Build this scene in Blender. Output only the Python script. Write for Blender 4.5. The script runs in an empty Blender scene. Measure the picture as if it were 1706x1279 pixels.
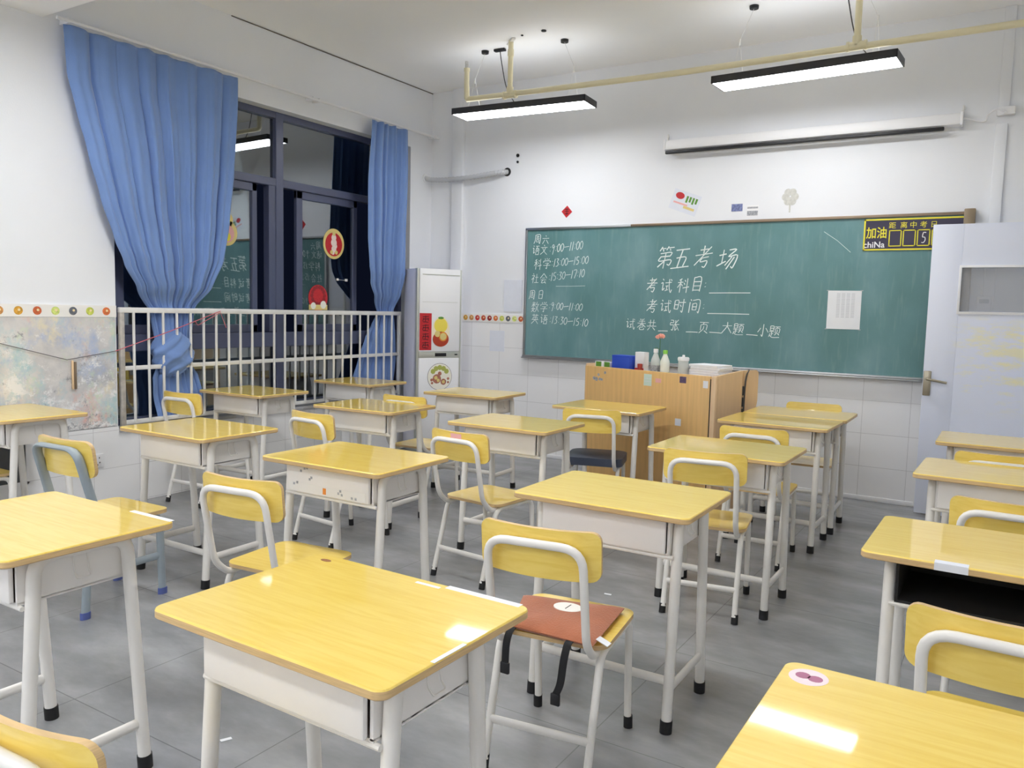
import bpy, bmesh, math, random
from mathutils import Vector, Matrix
random.seed(7)
PI = math.pi
SC = bpy.context.scene
COL = SC.collection

# ------------------------------------------------------------------ camera, world, exposure
cam_d = bpy.data.cameras.new('camera'); cam = bpy.data.objects.new('camera', cam_d); COL.objects.link(cam)
CAM_H, FPX = 1.3921, 1342.97
yaw, pitch, roll = math.radians(31.8576), math.radians(-5.3027), math.radians(1.3697)
_f = Vector((-math.sin(yaw)*math.cos(pitch), math.cos(yaw)*math.cos(pitch), math.sin(pitch)))
_r = Vector((math.cos(yaw), math.sin(yaw), 0)); _u = _r.cross(_f)
_c, _s = math.cos(roll), math.sin(roll)
_r2 = _c*_r + _s*_u; _u2 = -_s*_r + _c*_u
cam.matrix_world = Matrix(((_r2.x, _u2.x, -_f.x, 0), (_r2.y, _u2.y, -_f.y, 0), (_r2.z, _u2.z, -_f.z, CAM_H), (0, 0, 0, 1)))
cam_d.sensor_fit = 'HORIZONTAL'; cam_d.sensor_width = 36.0; cam_d.lens = FPX/1706*36
cam_d.clip_start = 0.05; cam_d.clip_end = 100
SC.camera = cam
world = bpy.data.worlds.new('night'); SC.world = world; world.use_nodes = True
_bg = world.node_tree.nodes['Background']; _bg.inputs[0].default_value = (0.010, 0.014, 0.035, 1); _bg.inputs[1].default_value = 0.25
SC.view_settings.view_transform = 'Standard'; SC.view_settings.look = 'None'
SC.view_settings.gamma = 1.0; SC.view_settings.use_curve_mapping = False
SC.view_settings.exposure = 0.37
LAMP_FRONT, LAMP_MID, LAMP_REAR, ADDED_UP = 15.5, 28.0, 28.0, 2.5   # pendant diffusers: front pair, second row, rows further back; last is an added upward glow
SC.cycles.max_bounces = 14; SC.cycles.diffuse_bounces = 12; SC.cycles.glossy_bounces = 5
SC.cycles.transparent_max_bounces = 16

# ------------------------------------------------------------------ helpers: materials
def lin(c):
    return tuple(((v/255)/12.92 if v/255 <= .04045 else ((v/255+.055)/1.055)**2.4) for v in c)
MATS = {}
def mat(name, rgb, rough=.5, metal=0, coat=0, coat_rough=.05, noise=0, nscale=8, stretch=(1, 1, 1), bump=0, bscale=40, spec=.5, emit=0, sheen=0):
    m = bpy.data.materials.new(name); m.use_nodes = True
    nt = m.node_tree; b = nt.nodes['Principled BSDF']
    c = lin(rgb)
    b.inputs['Base Color'].default_value = (*c, 1); b.inputs['Roughness'].default_value = rough
    b.inputs['Metallic'].default_value = metal; b.inputs['Specular IOR Level'].default_value = spec
    if coat:
        b.inputs['Coat Weight'].default_value = coat; b.inputs['Coat Roughness'].default_value = coat_rough
    if sheen: b.inputs['Sheen Weight'].default_value = sheen
    if emit:
        b.inputs['Emission Color'].default_value = (*c, 1); b.inputs['Emission Strength'].default_value = emit
    if noise or bump:
        tc = nt.nodes.new('ShaderNodeTexCoord'); mp = nt.nodes.new('ShaderNodeMapping')
        mp.inputs['Scale'].default_value = stretch
        nt.links.new(tc.outputs['Object'], mp.inputs['Vector'])
    if noise:
        n = nt.nodes.new('ShaderNodeTexNoise'); n.inputs['Scale'].default_value = nscale; n.inputs['Detail'].default_value = 6
        nt.links.new(mp.outputs[0], n.inputs['Vector'])
        r = nt.nodes.new('ShaderNodeValToRGB')
        r.color_ramp.elements[0].position = .3; r.color_ramp.elements[1].position = .7
        r.color_ramp.elements[0].color = (*[max(0, v*(1-noise)) for v in c], 1)
        r.color_ramp.elements[1].color = (*[min(1, v*(1+noise*.6)) for v in c], 1)
        nt.links.new(n.outputs['Fac'], r.inputs[0]); nt.links.new(r.outputs[0], b.inputs['Base Color'])
    if bump:
        n2 = nt.nodes.new('ShaderNodeTexNoise'); n2.inputs['Scale'].default_value = bscale; n2.inputs['Detail'].default_value = 4
        nt.links.new(mp.outputs[0], n2.inputs['Vector'])
        bp = nt.nodes.new('ShaderNodeBump'); bp.inputs['Strength'].default_value = bump; bp.inputs['Distance'].default_value = .01
        nt.links.new(n2.outputs['Fac'], bp.inputs['Height']); nt.links.new(bp.outputs[0], b.inputs['Normal'])
    MATS[name] = m
    return m

def ramp(nt, stops):
    r = nt.nodes.new('ShaderNodeValToRGB'); e = r.color_ramp.elements
    while len(e) < len(stops): e.new(.5)
    for el, (p, c) in zip(e, stops): el.position = p; el.color = (*lin(c), 1)
    return r

M_wall = mat('wall_paint', (234, 236, 240), .6, noise=.03, nscale=1.3, bump=.06, bscale=120)
M_ceil = mat('ceiling_paint', (250, 250, 250), .8, noise=.02, nscale=.8)
M_frame = mat('cream_metal', (231, 228, 222), .35, noise=.03, nscale=9)
M_tray = mat('grey_white_metal', (234, 231, 227), .4, noise=.03, nscale=6)
M_grey = mat('blue_grey_metal', (150, 161, 168), .35, noise=.06, nscale=12)
M_rubber = mat('black_rubber', (22, 22, 23), .6)
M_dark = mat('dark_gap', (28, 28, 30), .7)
M_ply = mat('plywood_edge', (212, 180, 130), .5, noise=.18, nscale=5, stretch=(3, 3, 90))
M_alu = mat('aluminium', (178, 180, 182), .3, metal=.9, noise=.05, nscale=8)
M_brown_alu = mat('bronze_aluminium', (150, 132, 112), .35, metal=.6, noise=.06)
M_steel = mat('worn_steel', (232, 231, 228), .3, metal=.15, noise=.10, nscale=9)
M_slate = mat('slate_window_frame', (82, 88, 116), .35, noise=.05)
M_black = mat('black_plastic', (24, 24, 27), .4)
M_white = mat('white_plastic', (238, 238, 240), .35)
M_paper = mat('white_paper', (236, 238, 242), .7, noise=.02, nscale=12)
M_chalk = mat('chalk', (236, 246, 244), .9)
M_fixture = mat('dark_fixture_metal', (52, 52, 56), .4)
M_pipe = mat('cream_pipe', (238, 230, 196), .35, noise=.06, nscale=3)
M_red = mat('red_print', (196, 38, 46), .5, noise=.12, nscale=60)
M_gold = mat('gold_print', (226, 206, 132), .45, noise=.05, nscale=30)
M_yellow = mat('yellow_print', (236, 226, 60), .5)
M_navy = mat('dark_sign_face', (52, 46, 72), .4, noise=.05)
M_green = mat('green_print', (96, 150, 60), .5, noise=.1, nscale=40)
M_blue = mat('blue_card', (40, 78, 196), .5, noise=.05)
M_orange = mat('orange_print', (226, 140, 50), .5, noise=.1, nscale=40)
M_pink = mat('pink_print', (236, 178, 176), .5)
M_brown = mat('brown_cloth', (170, 100, 66), .9, noise=.1, nscale=14, bump=.3, bscale=160, sheen=.3)
M_strap = mat('black_webbing', (26, 26, 28), .8)
M_leather = mat('dark_leather', (60, 68, 86), .42, noise=.06, bump=.1, bscale=90)
M_lectern = mat('lectern_wood', (228, 186, 122), .4, noise=.10, nscale=3, stretch=(14, 14, .8))
M_lectern2 = mat('lectern_side_wood', (228, 196, 156), .42, noise=.06, nscale=3, stretch=(9, 9, .8))
M_acside = mat('silver_side', (226, 226, 238), .4)
M_acstrip = mat('silver_trim', (196, 198, 190), .3, metal=.4)
M_flower = mat('pink_petal', (240, 176, 160), .6)
M_stem = mat('green_stem', (70, 110, 60), .6)
M_bottle = mat('clear_plastic', (232, 240, 240), .05)
for n_ in ('Transmission Weight',): M_bottle.node_tree.nodes['Principled BSDF'].inputs[n_].default_value = .35
M_milk = mat('milky_plastic', (236, 240, 232), .25)
M_conduit = mat('grey_corrugated', (196, 198, 202), .5)
M_tape = mat('blue_tape', (86, 100, 160), .5)
M_photo = mat('blue_photo', (120, 130, 176), .5, noise=.5, nscale=60)
M_photo2 = mat('grey_photo', (170, 172, 178), .5, noise=.5, nscale=90)
M_film = mat('pale_sheet', (226, 230, 240), .5, noise=.02, nscale=20)
M_cable = mat('dark_cable', (60, 58, 58), .5)
M_pinkstring = mat('pink_string', (206, 110, 120), .7)
M_string = mat('dark_string', (96, 88, 90), .7)
M_doorpaint = None

def emis(name, rgb, s):
    m = bpy.data.materials.new(name); m.use_nodes = True; nt = m.node_tree
    nt.nodes.clear(); o = nt.nodes.new('ShaderNodeOutputMaterial'); e = nt.nodes.new('ShaderNodeEmission')
    e.inputs[0].default_value = (*lin(rgb), 1); e.inputs[1].default_value = s; nt.links.new(e.outputs[0], o.inputs[0]); return m
M_lamp = emis('lamp_diffuser', (252, 253, 255), LAMP_FRONT); M_lampmid = emis('lamp_diffuser_mid', (252, 253, 255), LAMP_MID); M_lamprear = emis('lamp_diffuser_bright', (252, 253, 255), LAMP_REAR); M_addedup = emis('added_uplight_glow', (252, 253, 255), ADDED_UP)

def yellow_wood(name, a, b):
    m = bpy.data.materials.new(name); m.use_nodes = True; nt = m.node_tree; p = nt.nodes['Principled BSDF']
    tc = nt.nodes.new('ShaderNodeTexCoord'); mp = nt.nodes.new('ShaderNodeMapping'); mp.inputs['Scale'].default_value = (2.2, 26, 26)
    nt.links.new(tc.outputs['Object'], mp.inputs[0])
    oi = nt.nodes.new('ShaderNodeObjectInfo')
    add = nt.nodes.new('ShaderNodeVectorMath'); add.operation = 'ADD'; nt.links.new(mp.outputs[0], add.inputs[0])
    mul = nt.nodes.new('ShaderNodeMath'); mul.operation = 'MULTIPLY'; mul.inputs[1].default_value = 40; nt.links.new(oi.outputs['Random'], mul.inputs[0]); nt.links.new(mul.outputs[0], add.inputs[1])
    n = nt.nodes.new('ShaderNodeTexNoise'); n.inputs['Scale'].default_value = 2.2; n.inputs['Detail'].default_value = 7; n.inputs['Distortion'].default_value = .9
    nt.links.new(add.outputs[0], n.inputs['Vector'])
    r = ramp(nt, [(.32, a), (.62, b)]); nt.links.new(n.outputs['Fac'], r.inputs[0])
    nt.links.new(r.outputs[0], p.inputs['Base Color'])
    p.inputs['Roughness'].default_value = .34; p.inputs['Coat Weight'].default_value = .9; p.inputs['Coat Roughness'].default_value = .045
    n2 = nt.nodes.new('ShaderNodeTexNoise'); n2.inputs['Scale'].default_value = 7; n2.inputs['Detail'].default_value = 5; nt.links.new(add.outputs[0], n2.inputs['Vector'])
    bp = nt.nodes.new('ShaderNodeBump'); bp.inputs['Strength'].default_value = .10; bp.inputs['Distance'].default_value = .002
    nt.links.new(n2.outputs['Fac'], bp.inputs['Height']); nt.links.new(bp.outputs[0], p.inputs['Normal'])
    return m
M_top = yellow_wood('yellow_laminate', (240, 204, 82), (247, 217, 106))
M_back = yellow_wood('yellow_chair_ply', (238, 204, 88), (246, 216, 110))

def tile_mat(name, axis):
    m = bpy.data.materials.new(name); m.use_nodes = True; nt = m.node_tree; p = nt.nodes['Principled BSDF']
    g = nt.nodes.new('ShaderNodeNewGeometry'); sx = nt.nodes.new('ShaderNodeSeparateXYZ'); cx = nt.nodes.new('ShaderNodeCombineXYZ')
    nt.links.new(g.outputs['Position'], sx.inputs[0]); nt.links.new(sx.outputs[axis], cx.inputs[0]); nt.links.new(sx.outputs['Z'], cx.inputs[1])
    ad = nt.nodes.new('ShaderNodeVectorMath'); ad.operation = 'ADD'; ad.inputs[1].default_value = (.951+9.9, -.262+2.525*2, 0)
    nt.links.new(cx.outputs[0], ad.inputs[0])
    br = nt.nodes.new('ShaderNodeTexBrick'); br.offset = 0; br.inputs['Scale'].default_value = 1
    br.inputs['Brick Width'].default_value = .33; br.inputs['Row Height'].default_value = .2525; br.inputs['Mortar Size'].default_value = .0016
    br.inputs['Color1'].default_value = (*lin((240, 240, 241)), 1); br.inputs['Color2'].default_value = (*lin((243, 243, 244)), 1); br.inputs['Mortar'].default_value = (*lin((204, 203, 204)), 1)
    nt.links.new(ad.outputs[0], br.inputs['Vector']); nt.links.new(br.outputs['Color'], p.inputs['Base Color'])
    p.inputs['Roughness'].default_value = .22
    return m
M_tileX = tile_mat('white_wall_tile_front', 'X'); M_tileY = tile_mat('white_wall_tile_side', 'Y')

def floor_mat():
    m = bpy.data.materials.new('dark_floor_tile'); m.use_nodes = True; nt = m.node_tree; p = nt.nodes['Principled BSDF']
    g = nt.nodes.new('ShaderNodeNewGeometry')
    n = nt.nodes.new('ShaderNodeTexNoise'); n.inputs['Scale'].default_value = 1.9; n.inputs['Detail'].default_value = 7; n.inputs['Roughness'].default_value = .6
    mp = nt.nodes.new('ShaderNodeMapping'); mp.inputs['Rotation'].default_value = (0, 0, .5); mp.inputs['Scale'].default_value = (1, 2.2, 1)
    nt.links.new(g.outputs['Position'], mp.inputs[0]); nt.links.new(mp.outputs[0], n.inputs['Vector'])
    r = ramp(nt, [(.3, (122, 124, 126)), (.5, (141, 142, 144)), (.72, (164, 165, 167))]); nt.links.new(n.outputs['Fac'], r.inputs[0])
    br = nt.nodes.new('ShaderNodeTexBrick'); br.offset = 0; br.inputs['Scale'].default_value = 1
    br.inputs['Brick Width'].default_value = .8; br.inputs['Row Height'].default_value = .8; br.inputs['Mortar Size'].default_value = .0022
    ad = nt.nodes.new('ShaderNodeVectorMath'); ad.operation = 'ADD'; ad.inputs[1].default_value = (8.3, 8.1, 0)
    nt.links.new(g.outputs['Position'], ad.inputs[0]); nt.links.new(ad.outputs[0], br.inputs['Vector'])
    br.inputs['Color1'].default_value = (1, 1, 1, 1); br.inputs['Color2'].default_value = (.93, .93, .93, 1); br.inputs['Mortar'].default_value = (.6, .6, .6, 1)
    mx = nt.nodes.new('ShaderNodeMix'); mx.data_type = 'RGBA'; mx.blend_type = 'MULTIPLY'; mx.inputs[0].default_value = 1
    nt.links.new(r.outputs[0], mx.inputs[6]); nt.links.new(br.outputs['Color'], mx.inputs[7]); nt.links.new(mx.outputs[2], p.inputs['Base Color'])
    p.inputs['Roughness'].default_value = .27
    return m
M_floor = floor_mat()

def mural_mat():
    m = bpy.data.materials.new('peeling_mural_paint'); m.use_nodes = True; nt = m.node_tree; p = nt.nodes['Principled BSDF']
    g = nt.nodes.new('ShaderNodeNewGeometry')
    def noise(scale, det, off, st=(1, 1, 1), rough=.6):
        mp = nt.nodes.new('ShaderNodeMapping'); mp.inputs['Location'].default_value = off; mp.inputs['Scale'].default_value = st
        nt.links.new(g.outputs['Position'], mp.inputs[0])
        n = nt.nodes.new('ShaderNodeTexNoise'); n.inputs['Scale'].default_value = scale; n.inputs['Detail'].default_value = det; n.inputs['Roughness'].default_value = rough
        nt.links.new(mp.outputs[0], n.inputs['Vector']); return n
    def mix(a, b, f):
        x = nt.nodes.new('ShaderNodeMix'); x.data_type = 'RGBA'; nt.links.new(f, x.inputs[0]); nt.links.new(a, x.inputs[6]); nt.links.new(b, x.inputs[7]); return x.outputs[2]
    def mask(n, lo, hi):  # soft threshold
        r = nt.nodes.new('ShaderNodeMapRange'); r.inputs[1].default_value = lo; r.inputs[2].default_value = hi; nt.links.new(n.outputs['Fac'], r.inputs[0]); return r.outputs[0]
    base = ramp(nt, [(.35, (176, 176, 180)), (.65, (226, 222, 218))]); nt.links.new(noise(3, 9, (1, 2, 3)).outputs['Fac'], base.inputs[0])
    def rgb(c):
        r = nt.nodes.new('ShaderNodeRGB'); r.outputs[0].default_value = (*lin(c), 1); return r.outputs[0]
    c = base.outputs[0]
    for col_, off, sc, lo, hi in (((226, 184, 174), (5, 1, 9), 4.6, .54, .68), ((172, 204, 208), (9, 4, 2), 3.8, .5, .64), ((206, 222, 194), (3, 8, 5), 4.4, .56, .68), ((168, 184, 214), (7, 7, 1), 3.5, .54, .68), ((228, 218, 190), (2, 9, 4), 5, .56, .68)):
        c = mix(c, rgb(col_), mask(noise(sc, 8, off, (1, 1, .8), .68), lo, hi))
    sx = nt.nodes.new('ShaderNodeSeparateXYZ'); nt.links.new(g.outputs['Position'], sx.inputs[0])
    def low(n, z0, amt):                                   # more of it towards the worn lower edge
        k = nt.nodes.new('ShaderNodeMapRange'); k.inputs[1].default_value = z0; k.inputs[2].default_value = .55; k.inputs[4].default_value = amt; nt.links.new(sx.outputs['Z'], k.inputs[0])
        q = nt.nodes.new('ShaderNodeMath'); q.operation = 'ADD'; nt.links.new(n.outputs['Fac'], q.inputs[0]); nt.links.new(k.outputs[0], q.inputs[1])
        r = nt.nodes.new('ShaderNodeMapRange'); r.inputs[1].default_value = .57; r.inputs[2].default_value = .64; nt.links.new(q.outputs[0], r.inputs[0]); return r.outputs[0]
    c = mix(c, rgb((236, 235, 234)), low(noise(6, 10, (4, 4, 8), (1, 1, 1.3), .8), 1.05, .12))
    c = mix(c, rgb((150, 150, 154)), low(noise(7, 10, (8, 2, 6), (1, 1, 1.2), .8), .75, .07))
    nt.links.new(c, p.inputs['Base Color']); p.inputs['Roughness'].default_value = .5
    return m
M_mural = mural_mat()

def door_mat():
    m = bpy.data.materials.new('lilac_door_paint'); m.use_nodes = True; nt = m.node_tree; p = nt.nodes['Principled BSDF']
    g = nt.nodes.new('ShaderNodeNewGeometry'); sx = nt.nodes.new('ShaderNodeSeparateXYZ'); nt.links.new(g.outputs['Position'], sx.inputs[0])
    n = nt.nodes.new('ShaderNodeTexNoise'); n.inputs['Scale'].default_value = 4.5; n.inputs['Detail'].default_value = 9; n.inputs['Roughness'].default_value = .7
    mp = nt.nodes.new('ShaderNodeMapping'); mp.inputs['Scale'].default_value = (.7, 1, 2.2); nt.links.new(g.outputs['Position'], mp.inputs[0]); nt.links.new(mp.outputs[0], n.inputs['Vector'])
    k = nt.nodes.new('ShaderNodeMapRange'); k.inputs[1].default_value = .5; k.inputs[2].default_value = .62; nt.links.new(n.outputs['Fac'], k.inputs[0])
    zl = nt.nodes.new('ShaderNodeMapRange'); zl.inputs[1].default_value = .72; zl.inputs[2].default_value = .95; nt.links.new(sx.outputs['Z'], zl.inputs[0])
    zh = nt.nodes.new('ShaderNodeMapRange'); zh.inputs[1].default_value = 1.44; zh.inputs[2].default_value = 1.32; nt.links.new(sx.outputs['Z'], zh.inputs[0])
    xm = nt.nodes.new('ShaderNodeMapRange'); xm.inputs[1].default_value = -.42; xm.inputs[2].default_value = -.22; nt.links.new(sx.outputs['X'], xm.inputs[0])
    a = k.outputs[0]
    for o in (zl, zh, xm):
        mm = nt.nodes.new('ShaderNodeMath'); mm.operation = 'MULTIPLY'; nt.links.new(a, mm.inputs[0]); nt.links.new(o.outputs[0], mm.inputs[1]); a = mm.outputs[0]
    mm = nt.nodes.new('ShaderNodeMath'); mm.operation = 'MULTIPLY'; mm.inputs[1].default_value = .8; nt.links.new(a, mm.inputs[0])
    x = nt.nodes.new('ShaderNodeMix'); x.data_type = 'RGBA'; nt.links.new(mm.outputs[0], x.inputs[0])
    x.inputs[6].default_value = (*lin((226, 231, 246)), 1); x.inputs[7].default_value = (*lin((242, 236, 190)), 1)
    nt.links.new(x.outputs[2], p.inputs['Base Color']); p.inputs['Roughness'].default_value = .35
    return m
M_doorpaint = door_mat()

def board_mat():
    m = bpy.data.materials.new('green_chalkboard'); m.use_nodes = True; nt = m.node_tree; p = nt.nodes['Principled BSDF']
    g = nt.nodes.new('ShaderNodeNewGeometry'); mp = nt.nodes.new('ShaderNodeMapping'); mp.inputs['Scale'].default_value = (1.1, 1, .7); nt.links.new(g.outputs['Position'], mp.inputs[0])
    n = nt.nodes.new('ShaderNodeTexNoise'); n.inputs['Scale'].default_value = 2.2; n.inputs['Detail'].default_value = 7; nt.links.new(mp.outputs[0], n.inputs['Vector'])
    r = ramp(nt, [(.3, (84, 126, 126)), (.52, (98, 140, 143)), (.75, (124, 160, 164))]); nt.links.new(n.outputs['Fac'], r.inputs[0])
    mp2 = nt.nodes.new('ShaderNodeMapping'); mp2.inputs['Scale'].default_value = (16, 1, 2.2); nt.links.new(g.outputs['Position'], mp2.inputs[0])
    n2 = nt.nodes.new('ShaderNodeTexNoise'); n2.inputs['Scale'].default_value = 2; n2.inputs['Detail'].default_value = 5; nt.links.new(mp2.outputs[0], n2.inputs['Vector'])
    k = nt.nodes.new('ShaderNodeMapRange'); k.inputs[1].default_value = .55; k.inputs[2].default_value = .8; k.inputs[4].default_value = .3; nt.links.new(n2.outputs['Fac'], k.inputs[0])
    x = nt.nodes.new('ShaderNodeMix'); x.data_type = 'RGBA'; nt.links.new(k.outputs[0], x.inputs[0]); nt.links.new(r.outputs[0], x.inputs[6]); x.inputs[7].default_value = (*lin((150, 176, 172)), 1)
    nt.links.new(x.outputs[2], p.inputs['Base Color']); p.inputs['Roughness'].default_value = .42
    return m
M_board = board_mat()

def cloth_mat():
    m = mat('blue_curtain_cloth', (116, 146, 200), .85, noise=.05, nscale=5, bump=.15, bscale=220, sheen=.25)
    return m
M_cloth = cloth_mat()

def glass_mat():
    m = bpy.data.materials.new('window_glass'); m.use_nodes = True; nt = m.node_tree; nt.nodes.clear()
    o = nt.nodes.new('ShaderNodeOutputMaterial'); t = nt.nodes.new('ShaderNodeBsdfTransparent'); t.inputs[0].default_value = (.78, .84, .84, 1)
    gl = nt.nodes.new('ShaderNodeBsdfGlossy'); gl.inputs[0].default_value = (.85, .9, .95, 1); gl.inputs['Roughness'].default_value = .015
    lw = nt.nodes.new('ShaderNodeLayerWeight'); lw.inputs[0].default_value = .35
    ad = nt.nodes.new('ShaderNodeMath'); ad.operation = 'ADD'; ad.inputs[1].default_value = .20; ad.use_clamp = True
    nt.links.new(lw.outputs['Fresnel'], ad.inputs[0])
    x = nt.nodes.new('ShaderNodeMixShader'); nt.links.new(ad.outputs[0], x.inputs[0]); nt.links.new(t.outputs[0], x.inputs[1]); nt.links.new(gl.outputs[0], x.inputs[2])
    nt.links.new(x.outputs[0], o.inputs[0]); return m
M_glass = glass_mat()
def door_glass():
    m = mat('greyed_door_glass', (196, 198, 204), .2)
    m.node_tree.nodes['Principled BSDF'].inputs['Alpha'].default_value = .38
    return m
M_doorglass = door_glass()

# ------------------------------------------------------------------ helpers: meshes
class MB:
    def __init__(s): s.bm = bmesh.new(); s.mi = 0; s.bevelled = False; s.round = False
    def _mark(s, faces):
        for f in faces: f.material_index = s.mi
    def box(s, c, d, bev=0, rot=None, seg=2):
        r = bmesh.ops.create_cube(s.bm, size=1)
        vs = r['verts']
        for v in vs: v.co = Vector((v.co.x*d[0], v.co.y*d[1], v.co.z*d[2]))
        fs = set(f for v in vs for f in v.link_faces)
        if bev:
            s.bevelled = True; es = list(set(e for v in vs for e in v.link_edges))
            rr = bmesh.ops.bevel(s.bm, geom=es, offset=bev, segments=seg, profile=.5, affect='EDGES')
            fs = set(rr['faces']) | set(f for f in fs if f.is_valid)
            vs = list(set(v for f in fs for v in f.verts))
        for v in vs:
            p = v.co
            if rot is not None: p = rot @ p
            v.co = p + Vector(c)
        s._mark(fs); return s
    def b(s, x0, x1, y0, y1, z0, z1, bev=0):
        return s.box(((x0+x1)/2, (y0+y1)/2, (z0+z1)/2), (abs(x1-x0), abs(y1-y0), abs(z1-z0)), bev)
    def loft(s, rings, cap=True, closed=False):
        vr = [[s.bm.verts.new(p) for p in r] for r in rings]; n = len(vr[0]); fs = []; s.round = True
        m = len(vr)
        for i in range(m if closed else m-1):
            A, B = vr[i], vr[(i+1) % m]
            for k in range(n):
                fs.append(s.bm.faces.new((A[k], A[(k+1) % n], B[(k+1) % n], B[k])))
        if cap and not closed:
            fs.append(s.bm.faces.new(list(reversed(vr[0])))); fs.append(s.bm.faces.new(vr[-1]))
        s._mark(fs); return s
    def tube(s, pts, ra, rb=None, N=None, seg=10, cap=True):
        """sweep; ra along plane normal N, rb in the plane of the path"""
        rb = rb or ra; pts = [Vector(p) for p in pts]; rings = []
        n0 = Vector(N) if N is not None else None
        for i, p in enumerate(pts):
            t = (pts[min(i+1, len(pts)-1)] - pts[max(i-1, 0)]).normalized()
            if n0 is None:
                a = Vector((0, 0, 1)) if abs(t.z) < .9 else Vector((1, 0, 0)); n0 = a - t*a.dot(t)
            n_ = (n0 - t*n0.dot(t)).normalized()
            if N is None: n0 = n_
            bvec = t.cross(n_)
            rings.append([p + n_*ra*math.cos(2*PI*k/seg) + bvec*rb*math.sin(2*PI*k/seg) for k in range(seg)])
        return s.loft(rings, cap)
    def cyl(s, p0, p1, r, seg=14, r1=None):
        p0, p1 = Vector(p0), Vector(p1); t = (p1-p0).normalized()
        a = Vector((0, 0, 1)) if abs(t.z) < .9 else Vector((1, 0, 0)); n = (a - t*a.dot(t)).normalized(); bb = t.cross(n)
        r1 = r if r1 is None else r1
        return s.loft([[p + n*q*math.cos(2*PI*k/seg) + bb*q*math.sin(2*PI*k/seg) for k in range(seg)] for p, q in ((p0, r), (p1, r1))])
    def lathe(s, prof, c, seg=18):
        c = Vector(c)
        return s.loft([[c + Vector((r*math.cos(2*PI*k/seg), r*math.sin(2*PI*k/seg), z)) for k in range(seg)] for r, z in prof])
    def prism(s, outline, vec, o=(0, 0, 0)):
        vec = Vector(vec); o = Vector(o); return s.loft([[Vector(p)+o for p in outline], [Vector(p)+o+vec for p in outline]])
    def panel(s, w, h, th, r, sag, nu=16, axis='v', edge_mi=None, dip=0):
        """curved ply panel: u across, second axis up (v) ; centre at origin; thickness along -n..; returns verts"""
        us = [-w/2] + [-w/2 + r*(1-math.cos(PI/2*k/5)) for k in range(1, 6)] + [-w/2+r+(w-2*r)*k/nu for k in range(1, nu)] + [w/2 - r*(1-math.cos(PI/2*(5-k)/5)) for k in range(0, 6)]
        def lim(u):
            d = max(0, abs(u)-(w/2-r)); return h/2 - (r - math.sqrt(max(0, r*r-d*d)))
        def surf(u, v, off):
            n = sag*((2*u/w)**2) - dip*math.exp(-((2*v/h)**2)*2)*(1-(2*u/w)**2)
            return (u, n+off, v) if axis == 'v' else (u, v, n+off)
        nv = 6; F = []; B = []
        for u in us:
            l = lim(u); F.append([s.bm.verts.new(surf(u, -l+2*l*j/nv, th/2)) for j in range(nv+1)]); B.append([s.bm.verts.new(surf(u, -l+2*l*j/nv, -th/2)) for j in range(nv+1)])
        fs = []; es = []
        for i in range(len(us)-1):
            for j in range(nv):
                fs.append(s.bm.faces.new((F[i][j], F[i][j+1], F[i+1][j+1], F[i+1][j]))); fs.append(s.bm.faces.new((B[i][j], B[i+1][j], B[i+1][j+1], B[i][j+1])))
            es.append(s.bm.faces.new((F[i][0], F[i+1][0], B[i+1][0], B[i][0]))); es.append(s.bm.faces.new((F[i][nv], B[i][nv], B[i+1][nv], F[i+1][nv])))
        for j in range(nv):
            es.append(s.bm.faces.new((F[0][j], B[0][j], B[0][j+1], F[0][j+1]))); es.append(s.bm.faces.new((F[-1][j], F[-1][j+1], B[-1][j+1], B[-1][j])))
        s._mark(fs)
        for f in es: f.material_index = s.mi if edge_mi is None else edge_mi
        return [v for L in F+B for v in L]
    def ribbon(s, pts, w, ext):
        """flat strip following pts, lying in plane with normal ext direction (thickness = |ext|)"""
        pts = [Vector(p) for p in pts]; n = Vector(ext).normalized(); e = Vector(ext); rings = []
        for i, p in enumerate(pts):
            t = (pts[min(i+1, len(pts)-1)] - pts[max(i-1, 0)])
            if t.length < 1e-7: t = Vector((1, 0, 0))
            q = t.normalized().cross(n)*w/2
            rings.append([p-q, p+q, p+q+e, p-q+e])
        return s.loft(rings)
    def disc(s, c, r, n, th=.002, seg=28, sx=1.0, sz=1.0):
        c = Vector(c); n = Vector(n).normalized(); a = Vector((0, 0, 1)).cross(n).normalized() if abs(n.z) < .9 else Vector((1, 0, 0)); u = n.cross(a)
        ring = [c + a*r*sx*math.cos(2*PI*k/seg) + u*r*sz*math.sin(2*PI*k/seg) for k in range(seg)]
        return s.prism(ring, n*th)
    def xf(s, M, since=0):
        for v in list(s.bm.verts)[since:]: v.co = M @ v.co
        return s
    def build(s, name, mats, parent=None, loc=(0, 0, 0), smooth=40):
        if s.bevelled and not s.round: smooth = min(smooth, 25)
        bmesh.ops.remove_doubles(s.bm, verts=s.bm.verts, dist=1e-6)
        bmesh.ops.recalc_face_normals(s.bm, faces=s.bm.faces)
        me = bpy.data.meshes.new(name); s.bm.to_mesh(me); s.bm.free()
        for m in (mats if isinstance(mats, (list, tuple)) else [mats]): me.materials.append(m)
        if smooth:
            for p in me.polygons: p.use_smooth = True
            me.set_sharp_from_angle(angle=math.radians(smooth))
        o = bpy.data.objects.new(name, me); COL.objects.link(o); o.location = loc
        if parent: o.parent = parent
        return o

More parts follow.
